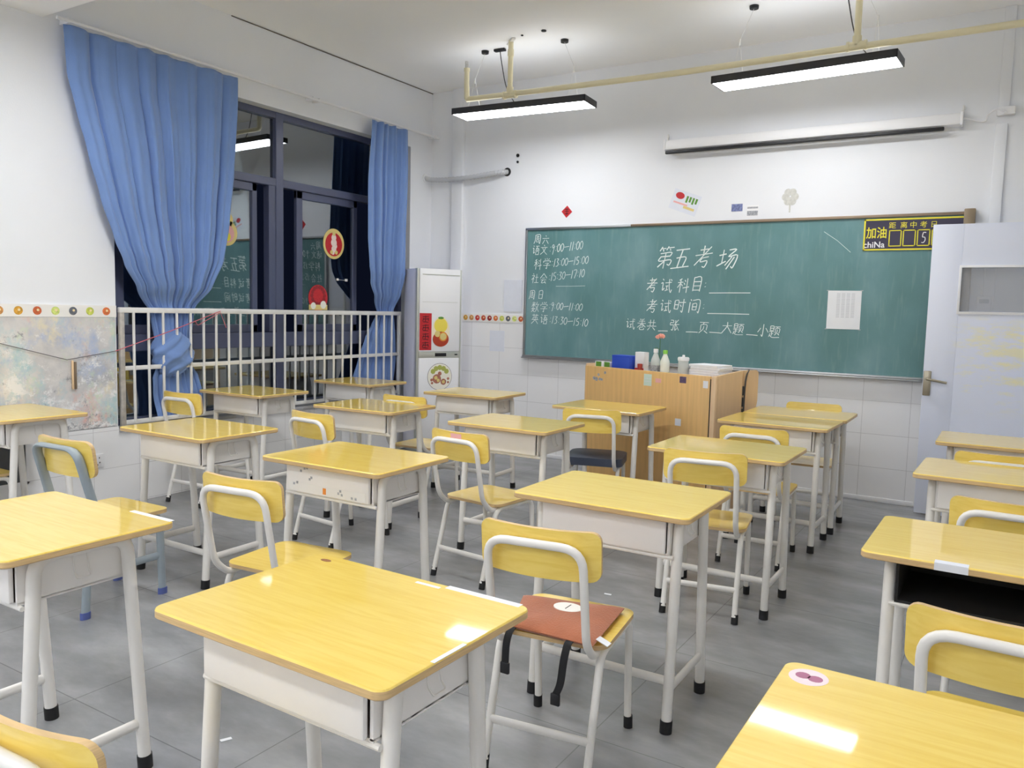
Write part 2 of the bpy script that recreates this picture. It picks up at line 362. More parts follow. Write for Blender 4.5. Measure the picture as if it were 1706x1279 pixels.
def fillet(pts, r, n=6):
    pts = [Vector(p) for p in pts]; out = [pts[0]]
    rs = r if isinstance(r, (list, tuple)) else [r]*(len(pts)-2)
    for i in range(1, len(pts)-1):
        a, b, c = pts[i-1], pts[i], pts[i+1]; d1 = (a-b).normalized(); d2 = (c-b).normalized()
        ang = d1.angle(d2); t = min(rs[i-1]/math.tan(ang/2), (a-b).length*.49, (c-b).length*.49)
        p0 = b+d1*t; p1 = b+d2*t
        for k in range(n+1):
            u = k/n; out.append(p0*(1-u)**2 + b*2*u*(1-u) + p1*u*u)
    out.append(pts[-1]); return out
def rrect(w, h, r, n=6):
    o = []
    for cx, cy, a0 in ((w/2-r, h/2-r, 0), (-w/2+r, h/2-r, PI/2), (-w/2+r, -h/2+r, PI), (w/2-r, -h/2+r, 3*PI/2)):
        for k in range(n+1): o.append((cx+r*math.cos(a0+PI/2*k/n), cy+r*math.sin(a0+PI/2*k/n), 0))
    return o
def smoothline(pts, n=4):
    if len(pts) < 3: return [Vector(p) for p in pts]
    P = [Vector(p) for p in pts]; P = [P[0]*2-P[1]] + P + [P[-1]*2-P[-2]]; out = []
    for i in range(1, len(P)-2):
        for k in range(n):
            t = k/n; a, b, c, d = P[i-1:i+3]
            out.append(.5*((2*b)+(c-a)*t+(2*a-5*b+4*c-d)*t*t+(-a+3*b-3*c+d)*t**3))
    out.append(P[-2]); return out

def tag(o, label, cat, group=None, kind=None):
    o['label'] = label; o['category'] = cat
    if group: o['group'] = group
    if kind: o['kind'] = kind
    return o
def thing(name, label, cat, loc=(0, 0, 0), rz=0, group=None):
    o = bpy.data.objects.new(name, None); COL.objects.link(o); o.empty_display_size = .05
    o.location = loc; o.rotation_euler = (0, 0, rz); return tag(o, label, cat, group)
def struct(o): o['kind'] = 'structure'; return o
def kids(o): return [c for c in bpy.data.objects if c.parent == o]
def dup(root, loc, rz, label):
    def cp(o, parent):
        c = o.copy(); COL.objects.link(c)
        if parent: c.parent = parent
        for k in kids(o): cp(k, c)
        return c
    r = cp(root, None); r.location = loc; r.rotation_euler = (0, 0, rz); r['label'] = label
    return r

# ------------------------------------------------------------------ the room
XL, XR, YB, YF, ZC = -5.117, .62, -3.3, 6.60, 3.52
WY0, WY1, WZ0, WZ1 = 3.19, 6.265, .52, 2.94
struct(MB().b(XL-.25, XR+.2, YB-.2, YF+.2, -.1, 0).build('floor', M_floor))
struct(MB().b(XL-.25, XR+.2, YB-.2, YF+.2, ZC, ZC+.1).build('ceiling', M_ceil))
m = MB(); T = .22
m.b(XL-T, XL, YB, WY0, 0, ZC); m.b(XL-T, XL, WY1, YF+.2, 0, ZC); m.b(XL-T, XL, WY0, WY1, 0, WZ0); m.b(XL-T, XL, WY0, WY1, WZ1, ZC)
struct(m.build('wall_left', M_wall, smooth=0))
struct(MB().b(XL-T, XR+.2, YF, YF+.2, 0, ZC).build('wall_front', M_wall, smooth=0))
struct(MB().b(XL-T, XR+.2, YB-.2, YB, 0, ZC).build('wall_back', M_wall, smooth=0))
m = MB(); m.b(XR, XR+.2, YB, 5.25, 0, ZC); m.b(XR, XR+.2, 6.43, YF+.2, 0, ZC); m.b(XR, XR+.2, 5.25, 6.43, 2.12, ZC); m.b(XR+.19, XR+.2, 5.25, 6.43, 0, 2.12)
struct(m.build('wall_right', M_wall, smooth=0))
# beam overhead
struct(MB().b(XL, XR, 2.25, 2.76, 3.08, ZC).build('trim_1', M_ceil, smooth=0))
# white tiled lower walls
struct(MB().b(-4.70, XR, YF-.008, YF, 0, 1.262).build('trim_2', M_tileX, smooth=0))
m = MB(); m.b(XL, XL+.008, YB, WY0, 0, .54); m.b(XL, XL+.006, WY0, WY1, 0, WZ0-.005); m.b(XL, XL+.008, WY1, YF, 0, 1.262)
struct(m.build('trim_3', M_tileY, smooth=0))
# boxed riser in the corner, window sill ledge, thin plaster crack at the ceiling, skirting
struct(MB().b(-4.83, -4.70, YF-.05, YF, 0, ZC, .008).build('trim_4', M_wall))
struct(MB().b(XL-.21, XL+.03, WY0, WY1, WZ0-.02, WZ0+.006, .004).build('trim_5', mat('grey_sill', (176, 176, 178), .4)))
struct(MB().b(-4.6, XR, YF-.016, YF-.006, 0, .035, .003).build('baseboard_front', M_white))
m = MB(); m.tube([(XL+.004, 4.15, ZC-.004), (XL+.004, 5.4, ZC-.006), (XL+.004, YF, ZC-.004)], .004, seg=6)
struct(m.build('trim_6', mat('ceiling_crack', (120, 112, 106), .8)))
# peeling painted dado on the window wall
struct(MB().b(XL, XL+.012, YB, WY0-.012, .545, 1.276, .003).build('trim_7', M_mural, smooth=0))
# fruit border strips
FR = [lin(c) for c in ((214, 110, 60), (206, 214, 90), (214, 84, 50), (226, 170, 60), (150, 152, 160), (176, 44, 44), (222, 176, 90), (214, 226, 120), (226, 120, 66), (206, 60, 56))]
def fruit_mats():
    L = []
    for i, c in enumerate(((206, 104, 60), (204, 212, 96), (204, 80, 50), (224, 168, 64), (104, 108, 118), (158, 36, 42), (210, 150, 84), (214, 226, 130), (222, 120, 66), (200, 56, 56))):
        L.append(mat('fruit_print_%d' % i, c, .5, noise=.35, nscale=55))
    return L
FRM = fruit_mats(); M_strip = mat('border_strip_paper', (236, 234, 230), .5); M_seed = mat('fruit_heart', (240, 220, 170), .5)
m = MB(); m.b(XL, XL+.014, YB, WY0-.005, 1.276, 1.352)
k = 0; y = WY0-.075
while y > -2.0:
    m.mi = 1+(k*3 + 8) % 10; m.disc((XL+.014, y, 1.314), .026, (1, 0, 0), .0015, 20); m.mi = 11; m.disc((XL+.0155, y+.004, 1.318), .008, (1, 0, 0), .001, 10)
    k += 1; y -= .111
struct(m.build('trim_8', [M_strip]+FRM+[M_seed], smooth=0))
m = MB(); m.b(-4.70, -3.985, YF-.014, YF, 1.262, 1.338)
for k in range(10):
    m.mi = 1+(k*3+3) % 10; x = -4.655+k*.0715; m.disc((x, YF-.014, 1.30), .026, (0, -1, 0), .0015, 20); m.mi = 11; m.disc((x+.004, YF-.0155, 1.304), .008, (0, -1, 0), .001, 10)
struct(m.build('trim_9', [M_strip]+FRM+[M_seed], smooth=0))

# ------------------------------------------------------------------ window
w = bpy.data.objects.new('window_1', None); COL.objects.link(w); w.location = (XL-.1, 4.7, WZ0); w['kind'] = 'structure'
WO = Vector((XL-.1, 4.7, WZ0))
def wpart(mb, name, mt, parent=w, smooth=0):
    mb.xf(Matrix.Translation(-WO)); return mb.build(name, mt, parent, smooth=smooth)
X0, X1 = -5.285, -5.217
m = MB()
m.b(X0, X1, WY0, WY0+.05, WZ0, WZ1); m.b(X0, X1, WY1-.05, WY1, WZ0, WZ1); m.b(X0, X1, WY0, WY1, WZ1-.05, WZ1); m.b(X0, X1, WY0, WY1, WZ0, WZ0+.05)
m.b(X0, X1+.004, 4.66, 4.742, WZ0, WZ1, .006); m.b(X0, X1-.002, 4.59, 4.66, 1.16, 2.35, .004)
m.b(X0, X1+.002, WY0, WY1, 2.345, 2.41, .006); m.b(X0, X1+.002, WY0, WY1, 1.035, 1.155, .006)
wpart(m, 'window_frame', M_slate)
def pane(y0, y1, z0, z1, x, parent=w):
    return wpart(MB().b(x-.004, x, y0, y1, z0, z1), 'pane', M_glass, parent)
pane(WY0+.05, 4.66, 2.41, WZ1-.05, -5.25); pane(4.742, WY1-.05, 2.41, WZ1-.05, -5.25)
pane(WY0+.05, 4.66, WZ0+.05, 1.035, -5.25); pane(4.742, WY1-.05, WZ0+.05, 1.035, -5.25)
def sash(y0, y1, nm):
    z0, z1 = 1.155, 2.345; fx0, fx1 = -5.272, -5.236
    m = MB(); m.b(fx0, fx1, y0, y0+.068, z0, z1, .005); m.b(fx0, fx1, y1-.05, y1, z0, z1, .005); m.b(fx0, fx1, y0, y1, z1-.065, z1, .005); m.b(fx0, fx1, y0, y1, z0, z0+.065, .005)
    o = wpart(m, 'sash', M_slate); g = wpart(MB().b(-5.258, -5.254, y0+.06, y1-.045, z0+.06, z1-.06), 'pane', M_glass, o)
    return o
sash(3.26, 4.485, 'l'); sash(4.905, 5.645, 'r')

def wsticker(y, z, build, label, cat='sticker'):
    t = thing('window_sticker', label, cat, (-5.252, y, z), 0, 'stickers on the window glass'); build(t)
def oval(t):
    m = MB(); m.disc((0, 0, 0), .135, (1, 0, 0), .001, 36, 1.0, 1.0); m.xf(Matrix.Diagonal((1, .97, 1, 1)))
    m.build('backing', M_gold, t, smooth=0)
    m = MB(); m.disc((.0012, 0, -.005), .105, (1, 0, 0), .001, 36); m.build('red_field', M_red, t, smooth=0)
    m = MB()
    for i, (yy, zz, r) in enumerate(((0, .055, .03), (0, .01, .036), (0, -.045, .03), (-.01, -.08, .018), (.02, -.02, .02))): m.disc((.0022+i*.0002, yy, zz), r, (1, 0, 0), .0006, 18)
    m.mi = 1
    for yy, zz, r in ((0, .09, .02), (-.03, -.075, .018), (.03, -.075, .018)): m.disc((.0034, yy, zz), r, (1, 0, 0), .0006, 16)
    m.build('printed_figure', [mat('cream_print', (240, 222, 214), .5, noise=.12, nscale=90), M_gold], t, smooth=0)
wsticker(5.36, 1.937, oval, 'oval red and gold paper sticker high on the right window sash')
def basket(t):
    m = MB(); m.disc((0, 0, .0), .115, (1, 0, 0), .001, 30); m.build('backing', M_red, t, smooth=0)
    m = MB()
    for k in range(14): a = 2*PI*k/14; m.disc((.0012+.0001*k, .075*math.cos(a), .075*math.sin(a)+.02), .018, (1, 0, 0), .0006, 14)
    m.mi = 1; m.b(.0018, .003, -.11, .11, -.105, -.06); m.mi = 2; m.disc((.0032, -.06, -.07), .03, (1, 0, 0), .0006); m.disc((.0032, .06, -.06), .035, (1, 0, 0), .0006)
    m.build('printed_flowers', [mat('deep_red', (150, 30, 40), .5, noise=.3, nscale=60), M_gold, mat('white_print', (236, 236, 228), .5)], t, smooth=0)
wsticker(5.17, 1.45, basket, 'round red floral paper sticker just above the railing')
def gourd(t):
    m = MB(); m.disc((0, 0, 0), .10, (1, 0, 0), .001, 30); m.disc((0, 0, .10), .06, (1, 0, 0), .001, 24); m.build('backing', M_gold, t, smooth=0)
    m = MB(); m.disc((.0012, 0, -.005), .07, (1, 0, 0), .001, 26); m.mi = 1; m.disc((.0024, 0, -.03), .035, (1, 0, 0), .001, 20); m.disc((.0014, 0, .10), .035, (1, 0, 0), .001, 18)
    m.build('printed_centre', [M_pink, M_yellow], t, smooth=0)
wsticker(4.20, 1.93, gourd, 'yellow gourd shaped sticker on the left sash beside the big curtain')
t = thing('glass_hook_set', 'tiny white hooks joined by a thread on the right sash glass', 'hook', (-5.252, 5.45, 1.62))
m = MB(); m.b(0, .006, -.055, -.03, -.008, .012, .002); m.b(0, .006, .055, .085, -.012, .012, .002); m.tube([(.003, -.04, 0), (.003, .07, -.003)], .0015, seg=6); m.build('hooks', M_white, t)

# ------------------------------------------------------------------ railing
RX = -5.110
t = thing('window_railing', 'worn white metal safety railing with upright bars across the window', 'railing', (RX, 4.67, .5))
def rpart(mb, n, mt): mb.xf(Matrix.Translation((-RX, -4.67, -.5))); return mb.build(n, mt, t)
rpart(MB().b(RX-.018, RX+.018, 3.205, 6.125, 1.305, 1.342, .006), 'top_rail', M_steel)
rpart(MB().b(RX-.010, RX+.010, 3.215, 6.115, .915, .945, .004), 'middle_rail', M_steel)
rpart(MB().b(RX-.012, RX+.012, 3.215, 6.115, .545, .575, .004), 'bottom_rail', M_steel)
for y in (3.222, 6.108): rpart(MB().b(RX-.016, RX+.016, y-.016, y+.016, .525, 1.31, .004), 'post', mat('rusty_post', (190, 184, 176), .5, metal=.2, noise=.3, nscale=20) if y < 4 else M_steel)
for k in range(25):
    y = 3.305+k*.1117; j = random.uniform(-.003, .003)
    rpart(MB().tube([(RX+.013, y, .56), (RX+.013, y+j, .95), (RX+.013, y+j*.5, 1.31)], .0095, seg=8), 'bar', M_steel)

# ------------------------------------------------------------------ curtains
def interp(tab, z):
    tab = sorted(tab)
    if z <= tab[0][0]: return tab[0][1]
    for (a, va), (b, vb) in zip(tab, tab[1:]):
        if z <= b:
            u = (z-a)/(b-a); u = u*u*(3-2*u)*.35+u*.65; return va+(vb-va)*u
    return tab[-1][1]
def curtain_mesh(parent, name, yl, yr, xs, amp, zs, folds, seed, nu=150, nz=90):
    rnd = random.Random(seed); ph = [rnd.uniform(0, 6.28) for _ in range(6)]
    bm = bmesh.new(); G = []
    for i in range(nz+1):
        z = zs[0]+(zs[1]-zs[0])*i/nz; a, b = interp(yl, z), interp(yr, z); xo = interp(xs, z); A = interp(amp, z); row = []
        q = (zs[0]-z)/(zs[0]-zs[1])
        for j in range(nu+1):
            u = j/nu
            f = math.sin(2*PI*folds*u+ph[0]+.9*math.sin(2.2*u*PI+ph[1])+.6*q*math.sin(5*u+ph[2]))
            f = (2*abs(math.sin(PI*folds*u+.5*ph[0]+.8*math.sin(2.2*u*PI+ph[1])+.35*q*math.sin(5*u+ph[2])))**.62-1)*(.8+.3*math.sin(5.3*u*PI+ph[5]))
            f2 = math.sin(2*PI*folds*2.35*u+ph[3]+2.2*q)
            x = xo + A*(.75*f + .25*f2*(.4+.6*q)) + .012*math.sin(3*q*PI+4*u+ph[4])*min(1, q*4)
            yy = a+(b-a)*u + .35*A*math.cos(2*PI*folds*u+ph[0])*math.sin(PI*u)
            row.append(bm.verts.new((x, yy, z + (.006*abs(f) if i == 0 else 0))))
        G.append(row)
    for i in range(nz):
        for j in range(nu): bm.faces.new((G[i][j], G[i][j+1], G[i+1][j+1], G[i+1][j]))
    mb = MB(); mb.bm.free(); mb.bm = bm
    o = mb.build(name, M_cloth, parent, smooth=180)
    s = o.modifiers.new('cloth_thickness', 'SOLIDIFY'); s.thickness = .003
    return o
# rail the curtains hang from
t = thing('curtain_rail', 'thin white curtain rail running along the wall above the window', 'curtain rail', (XL+.085, 4.7, 3.075))
m = MB(); m.tube([(0, -1.9, .003), (0, 0, 0), (0, 1.9, -.003)], .011, seg=10); m.build('rod', M_white, t)
for y in (2.87, 4.9, 4.97, 6.55):
    m = MB(); m.b(-.085, .006, y-4.7-.008, y-4.7+.008, -.012, .02, .003); m.build('bracket', M_white, t)
# big curtain on the left
t = thing('curtain', 'wide blue curtain on the left of the window, gathered and knotted behind the railing', 'curtain', (0, 0, 0), 0, 'blue curtains')
yl = [(3.05, 2.835), (2.77, 2.852), (2.57, 2.90), (2.29, 2.968), (2.04, 3.04), (1.78, 3.14), (1.63, 3.215), (1.47, 3.33), (1.33, 3.465), (1.1, 3.50), (.95, 3.54)]
yr = [(3.05, 4.125), (2.6, 4.10), (2.34, 4.085), (1.98, 4.03), (1.71, 3.975), (1.49, 3.90), (1.33, 3.82), (1.1, 3.80), (.95, 3.74)]
xs = [(3.05, -5.030), (1.7, -5.036), (1.5, -5.07), (1.36, -5.160), (.95, -5.162)]
curtain_mesh(t, 'cloth', yl, yr, xs, [(3.05, .024), (2.8, .042), (2.0, .056), (1.65, .046), (1.36, .026), (.95, .026)], (3.045, .95), 7.5, 3)
curtain_mesh(t, 'cloth_tail', [(1.0, 3.56), (.85, 3.47), (.6, 3.50), (.56, 3.50)], [(1.0, 3.74), (.85, 3.86), (.6, 3.90), (.56, 3.90)], [(1.0, -5.165), (.5, -5.165)], [(1.0, .02), (.5, .03)], (1.0, .545), 5, 5, 80, 30)
def knot(parent, c, r, seed):
    bm = bmesh.new(); nu, nv = 60, 36; G = []
    for i in range(nv+1):
        th = PI*i/nv; row = []
        for j in range(nu):
            a = 2*PI*j/nu; sw = a+1.6*th
            d = 1+.13*math.sin(5*sw+seed)+.07*math.sin(11*sw+2*th)
            ring = .16*math.exp(-((th-1.75-.35*math.sin(a))**2)/.03)
            p = Vector((r[0]*math.sin(th)*math.cos(a)*(d+ring), r[1]*math.sin(th)*math.sin(a)*(d+ring), r[2]*math.cos(th)*(1+.05*math.sin(3*a))))
            row.append(bm.verts.new(p+Vector(c)))
        G.append(row)
    for i in range(nv):
        for j in range(nu): bm.faces.new((G[i][j], G[i][(j+1) % nu], G[i+1][(j+1) % nu], G[i+1][j]))
    mb = MB(); mb.bm.free(); mb.bm = bm; return mb.build('knot', M_cloth, parent, smooth=180)
knot(t, (-5.135, 3.625, 1.02), (.066, .15, .165), 1.0)
# narrow curtain on the right
t = thing('curtain', 'narrow blue curtain tied in at the right side of the window', 'curtain', (0, 0, 0), 0, 'blue curtains')
yl = [(3.06, 5.60), (2.5, 5.56), (2.0, 5.55), (1.75, 5.575), (1.61, 5.615), (1.46, 5.73), (1.335, 5.845), (1.2, 5.76), (1.1, 5.69), (.9, 5.60), (.68, 5.50), (.56, 5.50)]
yr = [(3.06, 6.09), (2.5, 6.08), (2.0, 6.075), (1.6, 6.065), (1.335, 6.04), (1.1, 6.07), (.87, 6.09), (.56, 6.06)]
xs = [(3.06, -5.035), (1.7, -5.04), (1.5, -5.085), (1.36, -5.160), (.5, -5.165)]
curtain_mesh(t, 'cloth', yl, yr, xs, [(3.06, .034), (2.4, .052), (1.7, .044), (1.36, .024), (1.1, .026), (.56, .026)], (3.05, .55), 4.5, 11, 110, 100)

# ------------------------------------------------------------------ string, peg, socket, vent on the window wall
o = MB().tube([(XL+.02, 2.30, 1.16), (XL+.025, 2.84, 1.005), (XL+.02, 3.17, 1.05)], .0022, seg=6)
o.mi = 1; o.tube([(XL+.02, 3.17, 1.05), (RX+.03, 3.56, 1.175), (RX+.03, 4.0, 1.325)], .0032, seg=6)
o.tube([(RX+.028, 3.78, 1.25), (RX+.03, 3.80, 1.22), (RX+.03, 4.0, 1.315), (RX+.03, 4.05, 1.20)], .0028, seg=6)
tag(o.build('string', [M_string, M_pinkstring]), 'thin dark and pink string strung from the painted wall to the railing', 'string')
t = thing('clothes_peg', 'small wooden peg hanging from the string on the painted wall', 'peg', (XL+.026, 2.885, .905))
m = MB(); m.b(-.006, .004, -.016, -.004, -.09, .095, .002); m.build('jaw', M_lectern2, t); m = MB(); m.b(-.006, .004, .0, .014, -.09, .085, .002); m.build('jaw', M_brown_alu, t)
t = thing('wall_socket', 'white wall power socket on the tiles beneath the painted wall', 'socket', (XL+.008, 3.03, .325))
m = MB(); m.b(0, .009, -.046, .046, -.046, .046, .004); m.build('plate', M_white, t)
m = MB()
for y, z, a in ((-.012, .02, 0), (.012, .02, 0), (-.014, -.012, .5), (.014, -.012, -.5), (0, -.026, 0)):
    m.box((.0095, y, z), (.002, .004, .010), rot=Matrix.Rotation(a, 3, 'X'))
m.build('slots', M_dark, t)
t = thing('wall_vent', 'dark recessed vent panel low on the window wall at the left edge', 'vent', (XL+.008, 2.40, .38))
m = MB(); m.b(0, .012, -.19, .19, .115, .13); m.b(0, .012, -.19, .19, -.13, -.115); m.b(0, .012, -.19, -.175, -.13, .13); m.b(0, .012, .175, .19, -.13, .13); m.build('frame', M_white, t)
m = MB(); m.b(0, .004, -.176, .176, -.116, .116); m.build('panel', mat('dark_vent', (84, 86, 88), .4, noise=.3, nscale=6), t)

# ------------------------------------------------------------------ chalkboard and its writing
GL = {
'第': '25,0 12,18;22,8 45,8;30,12 34,22;58,0 48,18;58,8 88,8;66,12 72,22;20,30 78,30 76,46;24,46 76,46;24,46 18,64 82,64 78,88 66,82;50,28 50,100;48,66 18,92',
'五': '15,10 85,10;48,10 36,88;22,45 74,45 66,86;2,90 98,88', '考': '25,18 72,16;46,0 46,36;6,40 94,36;82,6 10,84;40,54 78,50;42,54 38,70 72,68 66,96 50,92',
'场': '4,32 38,28;22,8 22,70;0,78 42,62;48,12 84,12 50,42 94,38 84,92 70,86;68,44 42,80;82,44 52,96',
'试': '14,4 22,14;4,34 20,32 20,80 34,66;38,30 92,26;44,52 66,50;55,52 55,80;40,84 68,76;70,4 76,60 92,96 98,76;82,6 92,16',
'科': '34,4 12,16;2,32 46,28;25,14 25,98;24,34 2,66;28,38 44,54;58,12 66,24;54,34 62,46;48,68 98,58;80,2 80,100',
'目': '22,6 22,96;22,6 78,6 78,98;22,34 78,34;22,62 78,62;22,90 78,90',
'时': '8,16 8,78;8,16 38,16 38,78;8,46 38,46;8,76 38,76;46,30 98,28;78,4 78,94 66,86;56,46 66,60',
'间': '12,4 22,14;10,24 10,98;32,10 90,10 90,96 78,88;34,34 34,78;34,34 66,34 66,78;34,56 66,56;34,78 66,78',
'卷': '30,4 36,16;70,2 60,16;18,24 82,24;6,42 94,42;50,4 48,42 8,78;54,44 94,74;36,58 64,58 62,74 38,74 36,94 76,94 76,84',
'共': '12,28 88,28;34,4 34,60;66,4 66,60;2,60 98,60;36,68 12,96;62,68 90,94',
'张': '8,10 36,10 36,30 10,30 8,50 38,50 34,92 20,86;84,4 58,36;44,44 98,44;58,8 58,90 76,78;62,46 98,94',
'页': '6,8 94,8;50,8 42,26;22,28 22,74;22,28 78,28 78,74;50,38 46,66 10,98;58,76 92,98', '大': '6,34 94,34;50,2 48,40 4,96;50,38 96,94',
'题': '10,6 10,40;10,6 40,6 40,40;10,22 40,22;10,40 40,40;4,50 46,50;26,50 26,80;26,64 42,64;14,62 4,90;10,76 36,94 100,94;52,10 98,10;74,10 70,22;58,24 58,62;58,24 92,24 92,62;75,32 72,56 54,78;78,60 94,76',
'小': '50,2 50,96 36,86;26,34 4,68;72,32 98,66', '周': '18,8 18,60 4,98;18,8 84,8 84,96 74,88;32,26 70,26;51,14 51,44;28,44 74,44;36,58 36,82;36,58 66,58 66,82;36,82 66,82',
'六': '48,2 54,16;4,34 96,34;36,50 10,92;60,50 92,90', '语': '14,4 22,14;4,34 20,32 20,80 34,66;44,12 94,12;64,12 58,48;48,32 84,32 82,48;38,50 98,50;50,62 50,94;50,62 86,62 86,94;50,92 86,92',
'文': '46,2 54,16;6,28 94,28;72,28 50,66 6,96;28,32 56,68 96,96', '学': '22,4 28,18;48,0 52,16;78,2 66,18;8,42 10,26 92,26 86,40;28,46 72,46 52,60;52,60 52,96 40,88;4,66 96,64',
'社': '22,2 28,14;6,26 40,26 4,64;24,44 24,98;28,50 40,60;50,40 94,40;70,6 70,90;44,92 100,92', '会': '50,0 4,44;50,0 98,44;32,42 68,42;14,60 88,60;46,60 26,88 76,84;66,72 86,96',
'日': '24,8 24,94;24,8 76,8 76,94;24,48 76,48;24,90 76,90', '数': '10,8 16,18;42,6 36,18;2,26 50,26;26,2 26,48;24,28 2,46;28,28 50,44;26,50 14,76 46,98;0,66 54,64;42,66 4,98;72,2 56,34;64,26 100,24;88,26 56,96;62,44 100,96',
'英': '8,16 92,16;32,4 32,28;66,4 66,28;24,36 76,36 76,58;24,36 24,58;4,58 96,58;50,28 48,60 6,98;54,62 96,98',
'0': '50,8 26,30 24,66 46,94 70,74 74,34 52,8', '1': '56,4 46,98', '2': '26,24 46,6 70,22 60,50 24,92 78,90', '3': '28,10 68,10 46,42 70,60 60,88 26,94', '5': '70,8 36,8 32,44 60,46 70,70 54,92 26,90', '7': '22,10 76,8 46,100',
'9': '70,30 50,8 30,28 48,48 70,28 50,116', '：': '50,30 52,34;50,72 52,76', ':': '50,30 53,36;48,72 51,78', '—': '0,54 100,46',
}
def write(mb, ch, x, z, w, h, lw, slant=.12, y=0, tilt=0):
    for st in GL[ch].split(';'):
        pts = []
        for q in st.split():
            a, b = q.split(','); a = float(a)/100-.5; b = .5-float(b)/100
            a += random.uniform(-.012, .012); b += random.uniform(-.012, .012)
            pts.append((x+(a+slant*b)*w, y, z+b*h+a*w*tilt))
        mb.ribbon(smoothline(pts, 4), lw*random.uniform(.8, 1.15), (0, -.0012, 0))
t = thing('chalkboard', 'long green chalkboard with white chalk exam notes on the front wall', 'chalkboard', (-2.15, YF-.01, 1.545))
BO = Vector((-2.15, YF-.01, 1.545))
def bpart(mb, n, mt, par=None, smooth=30): mb.xf(Matrix.Translation(-BO)); return mb.build(n, mt, par or t, smooth=smooth)
BX0, BX1, BZ0, BZ1 = -3.965, -.335, .955, 2.145
bpart(MB().b(BX0+.01, BX1-.01, YF-.03, YF-.008, BZ0+.005, BZ1-.005), 'board_panel', M_board)
m = MB(); m.b(BX0, BX0+.022, YF-.045, YF-.006, BZ0, BZ1, .004); m.b(BX0, -2.9, YF-.045, YF-.006, BZ1-.016, BZ1+.006, .003)
bpart(m, 'frame', M_alu)
bpart(MB().b(-2.9, BX1, YF-.045, YF-.006, BZ1-.016, BZ1+.006, .003), 'frame', M_brown_alu)
m = MB(); m.b(BX0, BX1, YF-.055, YF-.006, BZ0-.012, BZ0+.010, .004); m.b(BX0, BX1, YF-.075, YF-.05, BZ0-.02, BZ0-.008, .003); bpart(m, 'chalk_tray', M_alu)
bpart(MB().b(BX1-.03, BX1+.04, YF-.06, YF-.006, BZ0-.02, BZ1+.025, .006), 'end_cap', mat('brown_end_cap', (142, 126, 104), .4, metal=.3))
WYY = YF-.0305
def chalk():
    global m
    if m is not None: bpart(m, 'chalk_writing', M_chalk, smooth=0)
    m = MB()
m = None; chalk()
def run(chars, lw, h, w=None, slant=.12, tilt=0):
    for ch, x, z in chars: write(m, ch, x, z, w or h*.86, h, lw, slant, WYY, tilt)
run([('第', -2.575, 1.862), ('五', -2.432, 1.85), ('考', -2.24, 1.86), ('场', -2.035, 1.845)], .0085, .185, .165, .22, .08)
chalk()
run([('考', -2.686, 1.628), ('试', -2.555, 1.622), ('科', -2.405, 1.625), ('目', -2.285, 1.637)], .0068, .125, .105, .15); run([('：', -2.214, 1.633)], .010, .07, .05)
chalk()
run([('考', -2.678, 1.447), ('试', -2.555, 1.447), ('时', -2.43, 1.457), ('间', -2.30, 1.455)], .0068, .118, .105, .15); run([('：', -2.221, 1.454)], .010, .07, .05)
chalk()
run([('试', -2.873, 1.288), ('卷', -2.768, 1.288), ('共', -2.675, 1.284)], .0052, .10, .088, .12); chalk(); run([('张', -2.468, 1.29)], .0052, .10, .088, .12); chalk(); run([('页', -2.213, 1.278)], .0052, .10, .088, .12); chalk(); run([('大', -2.015, 1.282), ('题', -1.922, 1.272)], .0052, .10, .088, .12); chalk(); run([('小', -1.722, 1.272), ('题', -1.632, 1.262)], .0052, .10, .088, .12)
for x0, x1, z0, z1 in ((-2.18, -1.838, 1.564, 1.568), (-2.187, -1.839, 1.395, 1.396), (-2.614, -2.527, 1.235, 1.237), (-2.365, -2.262, 1.236, 1.236), (-2.162, -2.06, 1.240, 1.236), (-1.855, -1.763, 1.232, 1.228)):
    chalk()
    m.ribbon([(x0, WYY, z0), ((x0+x1)/2, WYY, (z0+z1)/2+.001), (x1, WYY, z1)], .006, (0, -.0012, 0))
chalk()
def tline(s, x0, x1, z0, z1, h):
    n = len(s)
    wd = [(.5 if c in '：:' else (1.25 if c == '—' else (.55 if c == '1' else .85))) for c in s]; tot = sum(wd); acc = 0
    for c, q in zip(s, wd):
        u = (acc+q/2)/tot; acc += q; x = x0+(x1-x0)*u; z = z0+(z1-z0)*u
        cw = (x1-x0)/tot
        write(m, c, x, z, cw*(1.15 if c == '—' else 1.25), h*1.12, .0046, .18, WYY)
LH = .088
chalk(); run([('周', -3.838, 2.048), ('六', -3.752, 2.038)], .0046, .085, .075)
chalk(); run([('语', -3.853, 1.945), ('文', -3.768, 1.948)], .0046, .095, .078); tline(':9:00—11:00', -3.71, -3.36, 1.955, 1.985, .075)
chalk(); run([('科', -3.828, 1.815), ('学', -3.733, 1.82)], .0046, .10, .082); tline(':13:00—15:00', -3.685, -3.30, 1.825, 1.852, .07)
chalk(); run([('社', -3.855, 1.685), ('会', -3.765, 1.68)], .0044, .095, .078); tline(':15:30—17:10', -3.71, -3.335, 1.695, 1.735, .072)
chalk(); run([('周', -3.882, 1.532), ('日', -3.79, 1.532)], .0044, .085, .068)
chalk(); run([('数', -3.845, 1.418), ('学', -3.752, 1.418)], .0046, .098, .08); tline(':9:00—11:00', -3.70, -3.345, 1.432, 1.425, .066)
chalk(); run([('英', -3.845, 1.308), ('语', -3.748, 1.304)], .0046, .098, .08); tline(':13:30—15:10', -3.69, -3.285, 1.305, 1.285, .068)
chalk(); m.ribbon([(-3.63, WYY, 1.612), (-3.48, WYY, 1.613), (-3.33, WYY, 1.617)], .003, (0, -.0008, 0))
chalk(); m.ribbon([(-1.30, WYY, 2.04), (-1.2, WYY, 1.97), (-1.1, WYY, 1.88)], .0025, (0, -.0006, 0))
